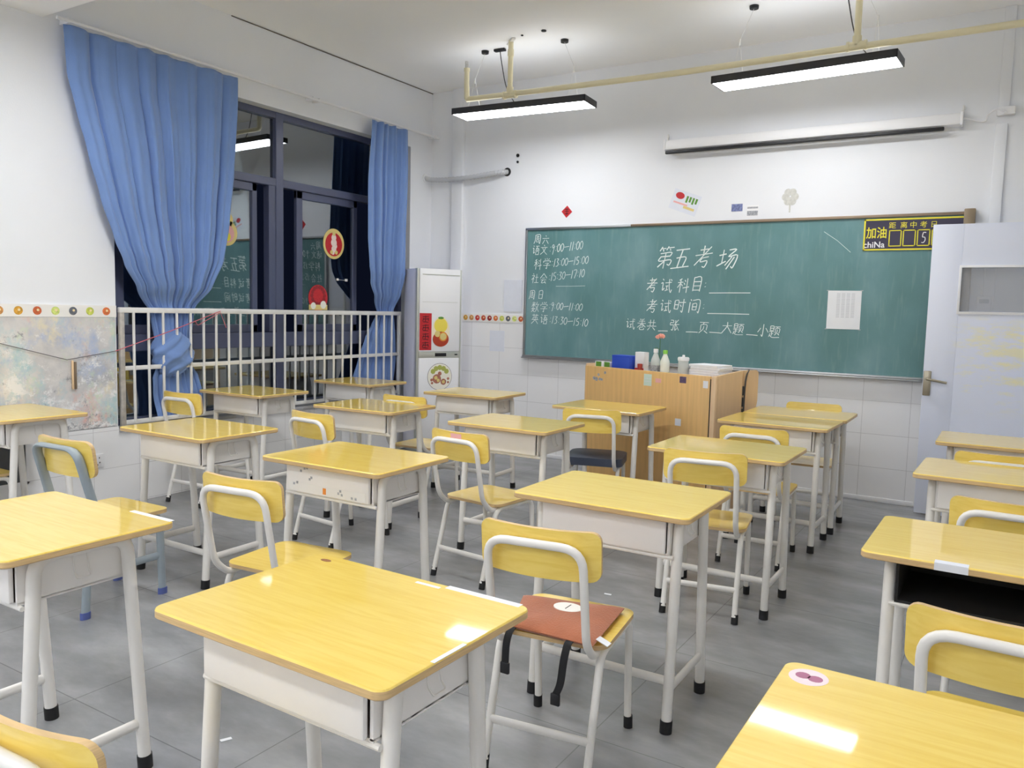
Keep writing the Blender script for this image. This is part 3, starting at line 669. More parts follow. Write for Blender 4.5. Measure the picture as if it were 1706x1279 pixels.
bpart(m, 'chalk_writing', M_chalk, smooth=0)
# taped exam sheet
t2 = thing('exam_sheet', 'white sheet of paper taped on the right half of the chalkboard', 'paper', (-1.123, YF-.032, 1.446))
m = MB(); m.b(-.12, .12, -.0015, 0, -.146, .146); m.build('sheet', M_paper, t2, smooth=0)
m = MB(); M_ink = mat('grey_ink', (176, 178, 186), .8)
for r in range(18):
    for c in range(4): m.b(-.055+c*.035, -.03+c*.035, -.0022, -.0012, .122-r*.0105, .1245-r*.0105)
m.build('printed_rows', M_ink, t2, smooth=0)
m = MB()
for x, z in ((-.12, .147), (.12, .147), (-.12, -.147), (.118, -.147)): m.box((x, -.002, z), (.020, .001, .006))
m.build('edge_strip', M_ink, t2, smooth=0)

FONT = None
def text_mesh(s, size, parent, name, mt, loc, ext=.0008, bold=0, sx=1):
    cu = bpy.data.curves.new(name, 'FONT'); cu.body = s; cu.size = size; cu.align_x = 'CENTER'; cu.align_y = 'CENTER'; cu.extrude = ext; cu.offset = bold
    o = bpy.data.objects.new(name+'_src', cu); COL.objects.link(o)
    dg = bpy.context.evaluated_depsgraph_get(); me = bpy.data.meshes.new_from_object(o.evaluated_get(dg))
    bpy.data.objects.remove(o); bpy.data.curves.remove(cu)
    R = Matrix.Translation(loc) @ Matrix.Rotation(PI/2, 4, 'X') @ Matrix.Diagonal((sx, 1, 1, 1))
    me.transform(R); me.materials.clear(); me.materials.append(mt); me.name = name
    o = bpy.data.objects.new(name, me); COL.objects.link(o); o.parent = parent; return o
# countdown sign
t2 = thing('countdown_sign', 'dark countdown sign with yellow border and characters in the chalkboard corner', 'sign', (-.70, YF-.036, 2.005))
m = MB(); m.b(-.315, .345, -.001, .003, -.115, .115); m.build('face', M_navy, t2, smooth=0)
m = MB()
for a in ((-.315, .345, .104, .115), (-.315, .345, -.115, -.104), (-.315, -.304, -.115, .115), (.334, .345, -.115, .115)): m.b(a[0], a[1], -.003, 0, a[2], a[3])
for k in range(4):
    x0 = -.142+k*.0935
    for a in ((x0, x0+.085, .024, .031), (x0, x0+.085, -.088, -.081), (x0, x0+.007, -.088, .031), (x0+.078, x0+.085, -.088, .031)): m.b(a[0], a[1], -.003, 0, a[2], a[3])
m.build('border', M_yellow, t2, smooth=0)
text_mesh('加油', .088, t2, 'printed_text', M_yellow, (-.226, -.0015, .008), bold=.0012, sx=.82)
for ch, x in zip('距离中考日', (-.122, -.046, .017, .083, .150)): text_mesh(ch, .05, t2, 'printed_text', M_yellow, (x, -.0015, .062), bold=.0)
M_signw = mat('white_marker', (236, 236, 240), .6)
text_mesh('chiNa', .062, t2, 'printed_text', M_signw, (-.24, -.0015, -.075), bold=.001)
m = MB(); write(m, '5', .09, -.028, .05, .085, .006, .15, -.001); m.build('marker_digit', M_signw, t2, smooth=0)

# ------------------------------------------------------------------ things stuck on the front wall
def rotbox(cx, cz, w, h, ang, y0, y1, mb):
    R = Matrix.Rotation(ang, 3, 'Y'); mb.box((cx, (y0+y1)/2, cz), (w, abs(y1-y0), h), rot=R)
t = thing('paper_charm', 'small red diamond paper charm on the wall above the chalkboard', 'paper charm', (-3.555, YF, 2.29))
m = MB(); rotbox(0, 0, .078, .078, PI/4+.06, -.002, 0, m); m.build('diamond', M_red, t, smooth=0)
m = MB()
for a, b in (((-.02, .022), (.02, .022)), ((0, .032), (0, -.03)), ((-.022, .004), (.022, .004)), ((-.018, -.018), (.018, -.018))): m.ribbon([(a[0], -.002, a[1]), (b[0], -.002, b[1])], .006, (0, -.0006, 0))
m.build('dark_marks', mat('dark_red_ink', (70, 14, 22), .6), t, smooth=0)
t = thing('wall_sticker', 'tilted pale sticker with red, green and yellow print above the chalkboard', 'sticker', (-2.433, YF, 2.32))
R = Matrix.Rotation(math.radians(20), 4, 'Y')
m = MB(); m.b(-.125, .125, -.0015, 0, -.085, .085); m.xf(R); m.build('sheet', M_film, t, smooth=0)
m = MB(); m.disc((-.06, -.0018, .04), .04, (0, -1, 0), .0006, 18, 1.0, .7); m.mi = 1
for k in range(4): m.b(.0+k*.028, .018+k*.028, -.0024, -.0016, -.0+(k % 2)*.01, .055)
m.mi = 2; m.b(-.0, .10, -.0024, -.0016, -.05, -.03); m.mi = 3; m.b(-.10, .03, -.0024, -.0016, -.028, -.014); m.xf(R); m.build('print', [M_red, M_green, M_gold, M_pink], t, smooth=0)
tag(MB().b(-2.035, -1.945, YF-.002, YF, 2.226, 2.285).build('photo_print', M_photo, smooth=0), 'small blue photo print on the wall above the chalkboard', 'photo', 'photo prints on the front wall')
t = thing('photo_print', 'small black and white photo card beside the blue photo print', 'photo', (-1.863, YF, 2.225), 0, 'photo prints on the front wall')
m = MB(); m.b(-.047, .047, -.002, 0, -.045, .045); m.build('card', M_white, t, smooth=0); m = MB(); m.b(-.043, .043, -.0028, -.0018, -.038, .0); m.b(-.043, .043, -.0028, -.0018, .018, .032); m.build('image', M_photo2, t, smooth=0)
t = thing('wall_sticker', 'faded grey paper flower cutout high on the wall, right of the photo prints', 'sticker', (-1.573, YF, 2.32))
m = MB()
for k in range(6): a = k*PI/3; m.disc((.035*math.cos(a), -.0005*k, .04*math.sin(a)), .03, (0, -1, 0), .001, 12)
m.b(-.006, .006, -.002, 0, -.12, 0); m.build('cutout', mat('faded_paper', (206, 206, 200), .6, noise=.15, nscale=40), t, smooth=0)
o = MB(); o.disc((-4.095, YF, 2.835), .016, (0, -1, 0), .008, 14); o.disc((-4.095, YF, 2.775), .011, (0, -1, 0), .008, 14)
tag(o.build('wall_plug', M_black), 'pair of small black plugged holes above the hose end', 'wall plug')
for (x, z, w_, h_, lab) in ((-4.28, 1.08, .17, .2, 'pale translucent sheet taped on the tiles left of the chalkboard, below the fruit strip'), (-4.11, 1.52, .2, .30, 'pale translucent sheet on the wall above the fruit strip beside the chalkboard')):
    tag(MB().b(x-w_/2, x+w_/2, YF-.0105, YF-.0 if z > 1.3 else YF-.008, z-h_/2, z+h_/2).build('plastic_sheet', M_film, smooth=0), lab, 'sheet', 'pale sheets beside the chalkboard')
# hose
t = thing('hose', 'grey corrugated air hose crossing the corner of the room below the lamp', 'hose', (-4.65, 6.5, 2.66))
pts = [(XL-.01, 6.50, 2.675), (-5.03, 6.505, 2.655), (-4.85, 6.51, 2.645), (-4.6, 6.515, 2.65), (-4.4, 6.525, 2.668), (-4.26, 6.545, 2.682), (-4.21, 6.61, 2.69)]
P = smoothline(pts, 10); m = MB(); rings = []
for i, p in enumerate(P):
    tt = (P[min(i+1, len(P)-1)]-P[max(i-1, 0)]).normalized(); n = Vector((0, 0, 1)); n = (n-tt*n.dot(tt)).normalized(); b = tt.cross(n); r = .026 if i % 2 else .021
    rings.append([p+n*r*math.cos(2*PI*k/12)+b*r*math.sin(2*PI*k/12) for k in range(12)])
m.loft(rings); m.xf(Matrix.Translation((4.65, -6.5, -2.66))); m.build('tube', M_conduit, t)
m = MB(); m.disc((XL+4.65, 0, .015), .045, (1, 0, 0), .006, 20); m.build('wall_collar', M_white, t); m = MB(); m.disc((.44, .10, .03), .04, (0, -1, 0), .004, 20); m.build('wall_collar', M_dark, t)

# projector screen case
t = thing('projector_screen', 'rolled up projector screen in a long white case above the chalkboard', 'projector screen', (-1.51, 6.55, 2.79))
m = MB(); m.b(-1.085, 1.085, -.045, .04, -.045, .035, .012); m.build('case', M_white, t)
m = MB(); m.b(-1.08, .985, -.05, -.02, -.078, -.052, .006); m.build('bottom_bar', M_black, t)
for x in (-1.09, 1.09):
    m = MB(); m.b(x-.008, x+.008, -.05, .04, -.05, .04, .004); m.build('end_cap', M_white, t)
    m = MB(); m.b(x-.004, x+.004, .03, .045, .03, .10); m.tube([(x, .035, .10), (x+.014, .03, .075), (x-.008, .03, .06)], .003, seg=6); m.build('bracket', M_steel, t)
# trunking and box
t = thing('cable_trunking', 'white cable trunking running down the front wall at the right', 'trunking', (-.18, YF, 1.6))
m = MB(); m.b(-.035, .035, -.022, 0, -.9, 1.14, .004); m.build('lower_channel', M_wall, t)
m = MB(); m.b(-.028, .038, -.022, 0, 1.24, ZC-1.6, .004); m.build('upper_channel', M_wall, t)
t = thing('junction_box', 'small white junction box with looped cable on the trunking', 'junction box', (-.165, YF, 2.82))
m = MB(); m.b(-.05, .06, -.05, -.001, -.028, .028, .006); m.build('box', M_white, t)
m = MB(); m.tube(smoothline([(-.26, -.03, -.02), (-.16, -.03, -.05), (-.11, -.035, -.055), (-.10, -.05, -.02), (-.05, -.06, .01), (.0, -.058, -.015), (-.04, -.055, -.03)], 5), .006, seg=8); m.build('cable', M_white, t)
t = thing('wall_switch', 'white switch box on the wall seen through the door glass', 'switch', (-.204, YF, 1.50))
m = MB(); m.b(-.045, .045, -.04, 0, -.06, .06, .006); m.build('box', M_white, t); m = MB(); m.b(-.03, .03, -.043, -.039, .01, .04); m.build('label_plate', M_ink, t)

# ------------------------------------------------------------------ door
d = bpy.data.objects.new('door_1', None); COL.objects.link(d); d.location = (.56, 6.375, 0); d['kind'] = 'structure'
DO = Vector((.56, 6.375, 0))
def dpart(mb, n, mt, par=d, smooth=30): mb.xf(Matrix.Translation(-DO)); return mb.build(n, mt, par, smooth=smooth)
DX0, DX1, DY0, DY1 = -.535, .56, 6.352, 6.397
GX0, GX1, GZ0, GZ1 = -.345, .35, 1.445, 1.752
m = MB(); m.b(DX0, GX0, DY0, DY1, .012, 2.045, .003); m.b(GX1, DX1, DY0, DY1, .012, 2.045, .003); m.b(GX0, GX1, DY0, DY1, .012, GZ0); m.b(GX0, GX1, DY0, DY1, GZ1, 2.045)
leaf = dpart(m, 'door_leaf', M_doorpaint)
dpart(MB().b(GX0, GX1, 6.372, 6.377, GZ0, GZ1), 'door_pane', M_doorglass, leaf)
m = MB()
for a in ((GX0-.012, GX1+.012, GZ0-.014, GZ0+.004), (GX0-.012, GX1+.012, GZ1-.004, GZ1+.012), (GX0-.012, GX0+.004, GZ0, GZ1), (GX1-.004, GX1+.012, GZ0, GZ1)): m.b(a[0], a[1], DY0-.008, DY0+.002, a[2], a[3], .002)
dpart(m, 'glazing_bead', M_white, leaf)
M_brass = mat('dull_brass', (168, 160, 142), .35, metal=.7)
hp = dpart(MB().b(-.531, -.482, DY0-.012, DY0, .855, 1.03, .006), 'handle_plate', M_brass)
m = MB(); m.tube(fillet([(-.508, DY0-.01, .975), (-.508, DY0-.05, .975), (-.38, DY0-.055, .955)], .015), .009, seg=10); dpart(m, 'lever', M_brass, hp)
for z in (.3, 1.1, 1.8):
    m = MB(); m.cyl((.572, 6.352, z-.05), (.572, 6.352, z+.05), .01); dpart(m, 'hinge', M_steel)
m = MB(); m.b(XR-.02, XR+.02, 5.19, 5.25, 0, 2.17, .004); m.b(XR-.02, XR+.02, 6.43, 6.49, 0, 2.17, .004); m.b(XR-.02, XR+.02, 5.19, 6.49, 2.12, 2.18, .004)
struct(m.build('trim_10', M_doorpaint))

# ------------------------------------------------------------------ floor standing air conditioner
t = thing('air_conditioner', 'tall white floor standing air conditioner in the corner with festive stickers', 'air conditioner', (-4.79, 5.98, 0), math.radians(63))
W_, D_, H_ = .47, .30, 1.755
m = MB(); m.b(0, W_, .012, D_, .05, H_, .012); m.build('cabinet', M_acside, t)
m = MB(); m.b(.0, .022, -.004, .05, .03, H_, .004); m.b(W_-.022, W_, -.004, .05, .03, H_, .004); m.build('edge_trim', M_acstrip, t)
m = MB(); m.b(.022, W_-.022, -.018, .02, .97, H_, .008); m.build('upper_panel', M_white, t)
m = MB(); m.b(.05, W_-.03, -.021, -.016, H_-.06, H_-.052); m.b(.05, W_-.05, -.0195, -.0165, 1.44, 1.443); m.build('outlet_seam', M_acstrip, t)
m = MB(); m.b(.022, W_-.022, -.012, .02, .91, .97, .004); m.build('control_band', M_acstrip, t)
m = MB(); m.b(.19, .31, -.015, -.011, .925, .957, .002); m.b(.40, .43, -.0145, -.011, .935, .947, .002); m.build('display', M_black, t)
m = MB(); m.b(.022, W_-.022, -.018, .02, .06, .91, .008); m.build('lower_panel', M_white, t)
m = MB(); m.b(.01, W_-.01, .01, D_-.01, 0, .055, .006); m.build('plinth', M_acstrip, t)
acM = t.matrix_basis.copy(); rzac = math.radians(63)
def acpt(x, y, z): v = Matrix.Rotation(rzac, 3, 'Z') @ Vector((x, y, z)); return (v.x-4.79, v.y+5.98, v.z)
t2 = thing('sticker', 'red vertical banner sticker on the air conditioner', 'sticker', acpt(.085, -.0185, 1.16), rzac, 'stickers on the air conditioner')
m = MB(); m.b(-.062, .062, -.0012, 0, -.175, .175); m.build('banner', M_red, t2, smooth=0)
m = MB(); M_dkred = MATS['dark_red_ink']
for k in range(4):
    z = .12-k*.082
    for a in (((-.032, .02), (.032, .024)), ((-.03, 0), (.034, .0)), ((0, .032), (-.004, -.03)), ((-.03, -.026), (.03, -.03)), ((-.02, .01), (-.03, -.02)), ((.024, .012), (.03, -.018))):
        m.ribbon([(a[0][0], -.0013, z+a[0][1]), (a[1][0], -.0013, z+a[1][1])], .007, (0, -.0006, 0))
m.build('lettering', M_dkred, t2, smooth=0)
t2 = thing('sticker', 'cut-out sticker of yellow fruit in an orange bowl on the air conditioner', 'sticker', acpt(.245, -.0185, 1.16), rzac, 'stickers on the air conditioner')
m = MB(); m.disc((0, 0, -.0), .10, (0, -1, 0), .0008, 30, .95, 1.45); m.build('backing', mat('cream_card', (244, 232, 206), .5), t2, smooth=0)
m = MB(); m.disc((0, -.0008, .06), .07, (0, -1, 0), .0006, 26); m.mi = 1; m.disc((0, -.0016, -.07), .085, (0, -1, 0), .0006, 26, 1, .85); m.mi = 2; m.disc((.025, -.0024, -.045), .045, (0, -1, 0), .0006, 24); m.mi = 3; m.disc((.025, -.0032, -.045), .034, (0, -1, 0), .0006, 20); m.disc((-.035, -.0024, -.02), .03, (0, -1, 0), .0006, 18)
m.mi = 4; m.disc((.0, -.0016, .132), .02, (0, -1, 0), .0006, 14, 1.5, .6)
m.build('fruit_print', [mat('lemon_print', (240, 220, 90), .5), mat('red_bowl_print', (176, 60, 34), .5), M_orange, M_gold, M_green], t2, smooth=0)
t2 = thing('sticker', 'round sticker with green and brown print on the lower panel of the air conditioner', 'sticker', acpt(.24, -.0185, .73), rzac, 'stickers on the air conditioner')
m = MB(); m.disc((0, 0, 0), .13, (0, -1, 0), .0008, 40); m.build('outline', mat('grey_outline', (130, 120, 130), .5), t2, smooth=0)
m = MB(); m.disc((0, -.0008, 0), .126, (0, -1, 0), .0006, 40); m.build('backing', mat('pale_cream_card', (244, 240, 226), .5), t2, smooth=0)
m = MB()
for k in range(5):
    a = PI*(.2+.6*k/4); cx, cz = .088*math.cos(a), .088*math.sin(a); m.disc((cx, -.0016, cz), .026, (0, -1, 0), .0006, 7)
m.mi = 1
for cx, cz, r in ((-.03, -.02, .045), (.04, -.05, .03), (-.085, -.03, .014), (.09, -.02, .013), (-.08, -.06, .012), (.09, -.055, .011), (0, .03, .02)): m.disc((cx, -.0016, cz), r, (0, -1, 0), .0006, 16)
m.mi = 2; m.disc((-.04, -.0024, -.01), .018, (0, -1, 0), .0006); m.disc((-.015, -.0024, -.035), .016, (0, -1, 0), .0006); m.disc((.04, -.0024, -.05), .016, (0, -1, 0), .0006)
m.build('flower_print', [mat('olive_print', (176, 180, 90), .5), mat('rust_print', (186, 120, 100), .5, noise=.4, nscale=70), M_gold], t2, smooth=0)

# ------------------------------------------------------------------ pendant lamps and ceiling pipe
def pendant(cx, cy, rz, label, L=1.2, W=.25, cord=None, lamp=None):
    t = thing('pendant_light', label, 'ceiling light', (cx, cy, 3.0), rz, 'pendant panel lights')
    m = MB(); th = .05
    m.b(-L/2, L/2, -W/2, -W/2+.008, 0, th); m.b(-L/2, L/2, W/2-.008, W/2, 0, th); m.b(-L/2, -L/2+.008, -W/2, W/2, 0, th); m.b(L/2-.008, L/2, -W/2, W/2, 0, th); m.b(-L/2, L/2, -W/2, W/2, th-.006, th)
    m.build('housing', M_fixture, t, smooth=0)
    m = MB(); m.b(-L/2+.008, L/2-.008, -W/2+.008, W/2-.008, .001, .012); m.build('diffuser', lamp or M_lamp, t, smooth=0)
    m = MB(); m.b(-L/2+.05, L/2-.05, -W/2+.012, W/2-.012, th-.002, th+.001); m.build('added_uplight', M_addedup, t, smooth=0)  # added glowing sheet on the housing top, brightens the ceiling
    for x in (-.36, .36):
        m = MB(); m.cyl((x, 0, ZC-3.0-.022), (x, 0, ZC-3.0-.001), .03, 18, .032); cn = m.build('canopy', M_black, t)
        m = MB(); m.tube([(x, 0, .5), (x+math.copysign(.09, x), 0, .3)], .0016, seg=6); m.tube([(x+math.copysign(.09, x), 0, .3), (x+math.copysign(.09, x), -W/2+.02, .05)], .0014, seg=6); m.tube([(x+math.copysign(.09, x), 0, .3), (x+math.copysign(.09, x), W/2-.02, .05)], .0014, seg=6)
        m.cyl((x+math.copysign(.09, x), 0, .27), (x+math.copysign(.09, x), 0, .31), .005, 8); m.build('suspension_wire', M_steel, t)
    if cord:
        m = MB(); m.tube(smoothline([(cord, .0, .515), (cord+.02, 0, .40), (cord+.07, .0, .2), (cord+.16, 0, .055)], 6), .004, seg=8); m.build('power_cord', M_cable, t)
        m = MB(); m.b(cord-.05, cord+.05, -.02, .02, .50, .519, .004); m.build('ceiling_box', M_black, t)
    return t
pendant(-3.54, 5.755, math.radians(4.5), 'slim black pendant panel light glowing white, nearest the window', cord=-.22)
pendant(-1.33, 5.755, math.radians(-3), 'slim black pendant panel light glowing white, nearest the door', cord=.25)
for y in (2.45, -.9, -2.6): 
    for x in (-3.5, -1.3):
        pendant(x, y, 0, 'slim black pendant panel light further back in the classroom above the desks', lamp=M_lampmid if y > 2 else M_lamprear)
t = thing('sprinkler_pipe', 'cream painted sprinkler pipe hanging under the ceiling across the front of the room', 'pipe', (-1.7, 5.607, 3.10))
m = MB(); m.tube([(-2.29, 0, .012), (-.6, 0, -.012), (XR+1.69, 0, .0)], .0215, seg=14); m.build('main_pipe', M_pipe, t)
m = MB(); m.tube(fillet([(-2.2, 0, .012), (-2.29, 0, .012), (-2.295, 0, .13)], .02), .022, seg=12); m.cyl((-2.295, 0, .1), (-2.295, 0, .235), .021); m.cyl((-2.295, 0, .235), (-2.295, 0, .262), .025); m.build('end_riser', M_pipe, t)
m = MB(); m.cyl((-2.295, 0, .262), (-2.295, 0, .30), .009); m.b(-2.312, -2.306, -.004, .004, .27, .31); m.b(-2.284, -2.278, -.004, .004, .27, .31); m.cyl((-2.295, 0, .31), (-2.295, 0, .316), .018); m.build('sprinkler_head', M_steel, t)
for x in (-1.87, .722):
    m = MB(); m.cyl((x, 0, 0), (x, 0, ZC-3.1), .021); m.cyl((x, 0, .30), (x, 0, .35), .026); m.build('drop_pipe', M_pipe, t)
    m = MB(); m.cyl((x-.055, 0, 0), (x+.055, 0, 0), .028); m.cyl((x, 0, 0), (x, 0, .06), .028); m.cyl((x-.06, 0, 0), (x-.045, 0, 0), .032); m.cyl((x+.045, 0, 0), (x+.06, 0, 0), .032); m.build('tee_fitting', M_pipe, t)
m = MB(); m.box((-1.87, 0, ZC-3.1-.008), (.16, .03, .014), .003, Matrix.Rotation(-.75, 3, 'Z')); m.build('ceiling_bracket', M_steel, t)
o = MB(); o.disc((-3.22, 5.52, ZC-.002), .02, (0, 0, -1), .006, 12); o.disc((-3.42, 5.53, ZC-.002), .01, (0, 0, -1), .006, 10)
tag(o.build('ceiling_mark', M_dark), 'two small dark plugs left in the ceiling beside the pipe bracket', 'ceiling plug')

# ------------------------------------------------------------------ desks
DW, DD, DH = .65, .483, .7487
def make_desk(label, flap=True):
    t = thing('school_desk', label, 'desk', (0, 0, 0), 0, 'single school desks')
    m = MB(); th = .021; o1 = rrect(DW, DD, .026, 12); o0 = rrect(DW-.006, DD-.006, .024, 12)
    z = lambda L, h: [Vector((p[0], p[1], h)) for p in L]
    m.mi = 1; m.loft([z(o0, DH-th), z(o1, DH-th+.003), z(o1, DH-.004)], cap=False)
    n = len(m.bm.faces); m.bm.faces.new([m.bm.verts.new(p) for p in reversed(z(o0, DH-th))]).material_index = 1
    m.mi = 0; m.loft([z(o1, DH-.004), z(rrect(DW-.003, DD-.003, .0248, 12), DH-.001), z(o0, DH)], cap=False)
    f = m.bm.faces.new([m.bm.verts.new(p) for p in z(o0, DH)]); f.material_index = 0
    m.build('tabletop', [M_top, M_ply], t, smooth=9)
    m = MB(); m.b(-.238, -.230, -.165, .155, .60, .727); m.b(.230, .238, -.165, .155, .60, .727); m.b(-.238, .238, .147, .155, .60, .727); m.b(-.238, .238, -.165, .155, .596, .604)
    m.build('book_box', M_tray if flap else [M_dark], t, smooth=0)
    if flap:
        m = MB(); m.b(-.232, .228, -.181, -.166, .602, .722, .006); m.build('drawer_front', M_tray, t)
    m = MB(); m.tube([(-.252, -.160, .590), (.252, -.160, .590)], .007, seg=8); m.build('front_rod', M_frame, t)
    for s in (-1, 1):
        x = .256*s
        m = MB(); m.tube(fillet([(x, -.172, .03), (x, -.128, .718), (x, .128, .718), (x, .172, .03)], .055, 7), .0172, .0186, (1, 0, 0), 16); sf = m.build('side_frame', M_frame, t)
        m = MB(); m.tube([(x, -.16, .145), (x, .16, .145)], .010, .017, (1, 0, 0), 12); m.build('stretcher', M_frame, sf)
        for y in (-.174, .174):
            m = MB(); m.tube([(x, y, 0), (x, y*.985, .042)], .0205, .022, (1, 0, 0), 16); m.build('foot_cap', M_rubber, sf)
        m = MB(); m.tube(fillet([(.242*s, -.02, .70), (.250*s, -.02, .65), (.262*s, -.02, .635), (.262*s, .02, .635), (.250*s, .02, .65), (.242*s, .02, .70)], .006, 3), .0022, seg=6); m.build('bag_hook', M_frame, t)
    m = MB(); m.tube([(-.25, -.163, .172), (.25, -.163, .172)], .010, .016, (0, 1, 0), 12); m.build('crossbar', M_frame, t)
    return t
DESKS = [
 ('D', -1.178, 1.236, -1.0, 'yellow topped desk nearest the camera in the middle foreground, white strips along its right edge'),
 ('E', -2.379, 1.213, 0, 'yellow topped desk cut off by the left edge, beside the blue grey framed chair'),
 ('A3', -3.527, 2.642, .4, 'glossy yellow desk mirroring the railing, its near corner beside the painted wall and socket'),
 ('A4', -4.768, 2.36, -.6, 'yellow desk at the left edge against the peeling painted wall'),
 ('A2', -4.752, 4.036, .9, 'yellow desk by the railing in front of the knotted big curtain'),
 ('A1', -4.745, 5.168, -1, 'yellow desk by the railing in front of the narrow right curtain'),
 ('G', -2.365, 2.555, .8, 'yellow desk with small stickers along its grey drawer front'),
 ('H', -3.516, 3.97, 2.2, 'yellow desk reflecting the railing, with a chair backrest poking up behind its far right corner'),
 ('U', -3.508, 5.107, 3.0, 'yellow desk standing right in front of the air conditioner'),
 ('I', -2.394, 3.914, .4, 'yellow desk in front of the chair with a paper patch, behind the desk with stickers'),
 ('J', -2.323, 5.01, -.3, 'yellow desk pushed against the front of the wooden lectern, with the dark padded chair'),
 ('K', -1.156, 2.639, .6, 'yellow desk directly in front of the chair holding the brown cushion'),
 ('M', -1.151, 3.854, 0, 'yellow desk one row beyond the cushion chair desk, with a chair at its near side'),
 ('O', -1.195, 5.075, -.9, 'yellow desk touching another desk behind it, right of the wooden lectern'),
 ('P', -1.185, 5.575, 1, 'yellow desk nearest the front wall tiles, with a reversed chair behind it'),
 ('T', .003, 1.282, 0, 'yellow desk in the bottom right corner with a round sticker at its corner'),
 ('R', .002, 3.955, -1.3, 'yellow desk in the right column, second from the door'),
 ('S', 0, 5.032, .3, 'yellow desk in the right column closest to the lilac door'),
]
desk0 = None; DK = {}
for key, x, y, a, lab in DESKS:
    if desk0 is None: desk0 = make_desk(lab); o = desk0; o.location = (x, y, 0); o.rotation_euler = (0, 0, math.radians(a))
    else: o = dup(desk0, (x, y, 0), math.radians(a), lab)
    DK[key] = o
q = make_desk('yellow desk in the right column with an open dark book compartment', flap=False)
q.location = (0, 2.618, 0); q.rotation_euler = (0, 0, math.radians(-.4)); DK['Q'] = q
# extras on single desks
def on(key, mb, name, mt): return mb.build(name, mt, DK[key], smooth=0)
for a in ((.10, .30, DD/2-.018, DD/2+.001), (.02, .09, DD/2-.03, DD/2-.02), (.316, .3258, -.10, .0)):
    m = MB(); m.b(a[0], a[1], a[2], a[3], DH-.0002, DH+.0007); on('D', m, 'edge_strip', M_paper)  # pale flat strips lying on the tabletop edges
m = MB(); m.disc((-.265, .205, DH), .012, (0, 0, 1), .0004, 16, 1.4, .7); on('D', m, 'wood_knot', mat('wood_knot', (150, 96, 50), .5, noise=.3, nscale=80))
m = MB(); m.b(.12, .315, DD/2-.016, DD/2+.001, DH, DH+.0008); on('E', m, 'edge_strip', M_paper)  # pale flat strip along the far edge
m = MB(); m.b(-.14, -.06, -DD/2-.001, -DD/2+.03, DH-.0002, DH+.0005); m.b(-.14, -.06, -DD/2-.0012, -DD/2, DH-.02, DH); on('Q', m, 'edge_strip', M_film)
m = MB(); m.disc((-.275, .185, DH), .034, (0, 0, 1), .0005, 30); m.mi = 1; m.disc((-.285, .187, DH+.0005), .013, (0, 0, 1), .0004, 14); m.disc((-.263, .183, DH+.0005), .013, (0, 0, 1), .0004, 14); on('T', m, 'round_sticker', [mat('pale_pink_sticker', (240, 222, 226), .4), mat('mauve_print', (176, 110, 140), .5)])
m = MB()
for x, z, w_, h_ in ((-.02, .612, .018, .026), ): m.b(x, x+w_, -.1822, -.181, z, z+h_)
m.mi = 1
for x, z in ((-.19, .632), (-.172, .638), (-.10, .66), (-.09, .668), (.062, .622), (.08, .618), (.072, .633), (.135, .612), (.155, .612), (-.13, .703), (-.15, .69), (-.115, .706)): m.b(x, x+.010, -.1822, -.181, z, z+.010)
m.mi = 2; m.b(-.21, .21, -.1815, -.181, .606, .645)
on('G', m, 'drawer_stickers', [M_orange, MATS['grey_photo'], mat('faded_label', (232, 230, 226), .5)])

# ------------------------------------------------------------------ chairs
def make_chair(label, pad=False):
    t = thing('school_chair', label, 'chair', (0, 0, 0), 0, 'yellow plywood school chairs')
    m = MB(); vs = m.panel(.372, .148, .012, .030, -.0, edge_mi=1)
    for v in vs:                                              # wrap the panel around the sitter
        v.co.y += .030*((2*v.co.x/.372)**2)
    m.xf(Matrix.Translation((0, -.024, .703)) @ Matrix.Rotation(math.radians(6), 4, 'X')); m.build('backrest', [M_back, M_ply], t)
    m = MB()
    if pad:
        vs = m.panel(.375, .365, .05, .07, .0, axis='h', dip=-.012); m.xf(Matrix.Translation((0, .25, .425))); m.build('seat_pad', M_leather, t)
    else:
        vs = m.panel(.362, .345, .014, .05, .0, axis='h', edge_mi=1, dip=.006); m.xf(Matrix.Translation((0, .258, .405))); m.build('seat', [M_back, M_ply], t)
    def bolts(mb):
        pass
    X = .147
    L = [(-X, .20, .384), (-X, .075, .384), (-X, .01, .44), (-X, -.050, .735), (X, -.050, .735), (X, .01, .44), (X, .075, .384), (X, .20, .384)]
    m = MB(); P = fillet(L, [.06, .12, .065, .065, .12, .06], 6); m.tube(P, .0125, seg=12); m.build('back_frame', M_frame, t)
    for s in (-1, 1):
        x = .158*s
        m = MB(); P = fillet([(x+.004*s, 0, .03), (x+.004*s, .105, .384), (x+.004*s, .405, .384), (x+.004*s, .432, .03)], [.06, .05], 6); m.tube(P, .0125, seg=12); lf = m.build('leg_frame', M_frame, t)
        for y in (-.003, .435):
            m = MB(); m.tube([(x+.006*s, y, 0), (x+.006*s, y+(.01 if y < .1 else -.003), .042)], .0155, seg=12); m.build('foot_cap', M_rubber, lf)
    m = MB(); m.tube([(-.16, .03, .145), (.16, .03, .145)], .007, .0135, (0, 1, 0), 10); m.build('crossbar', M_frame, t)
    return t
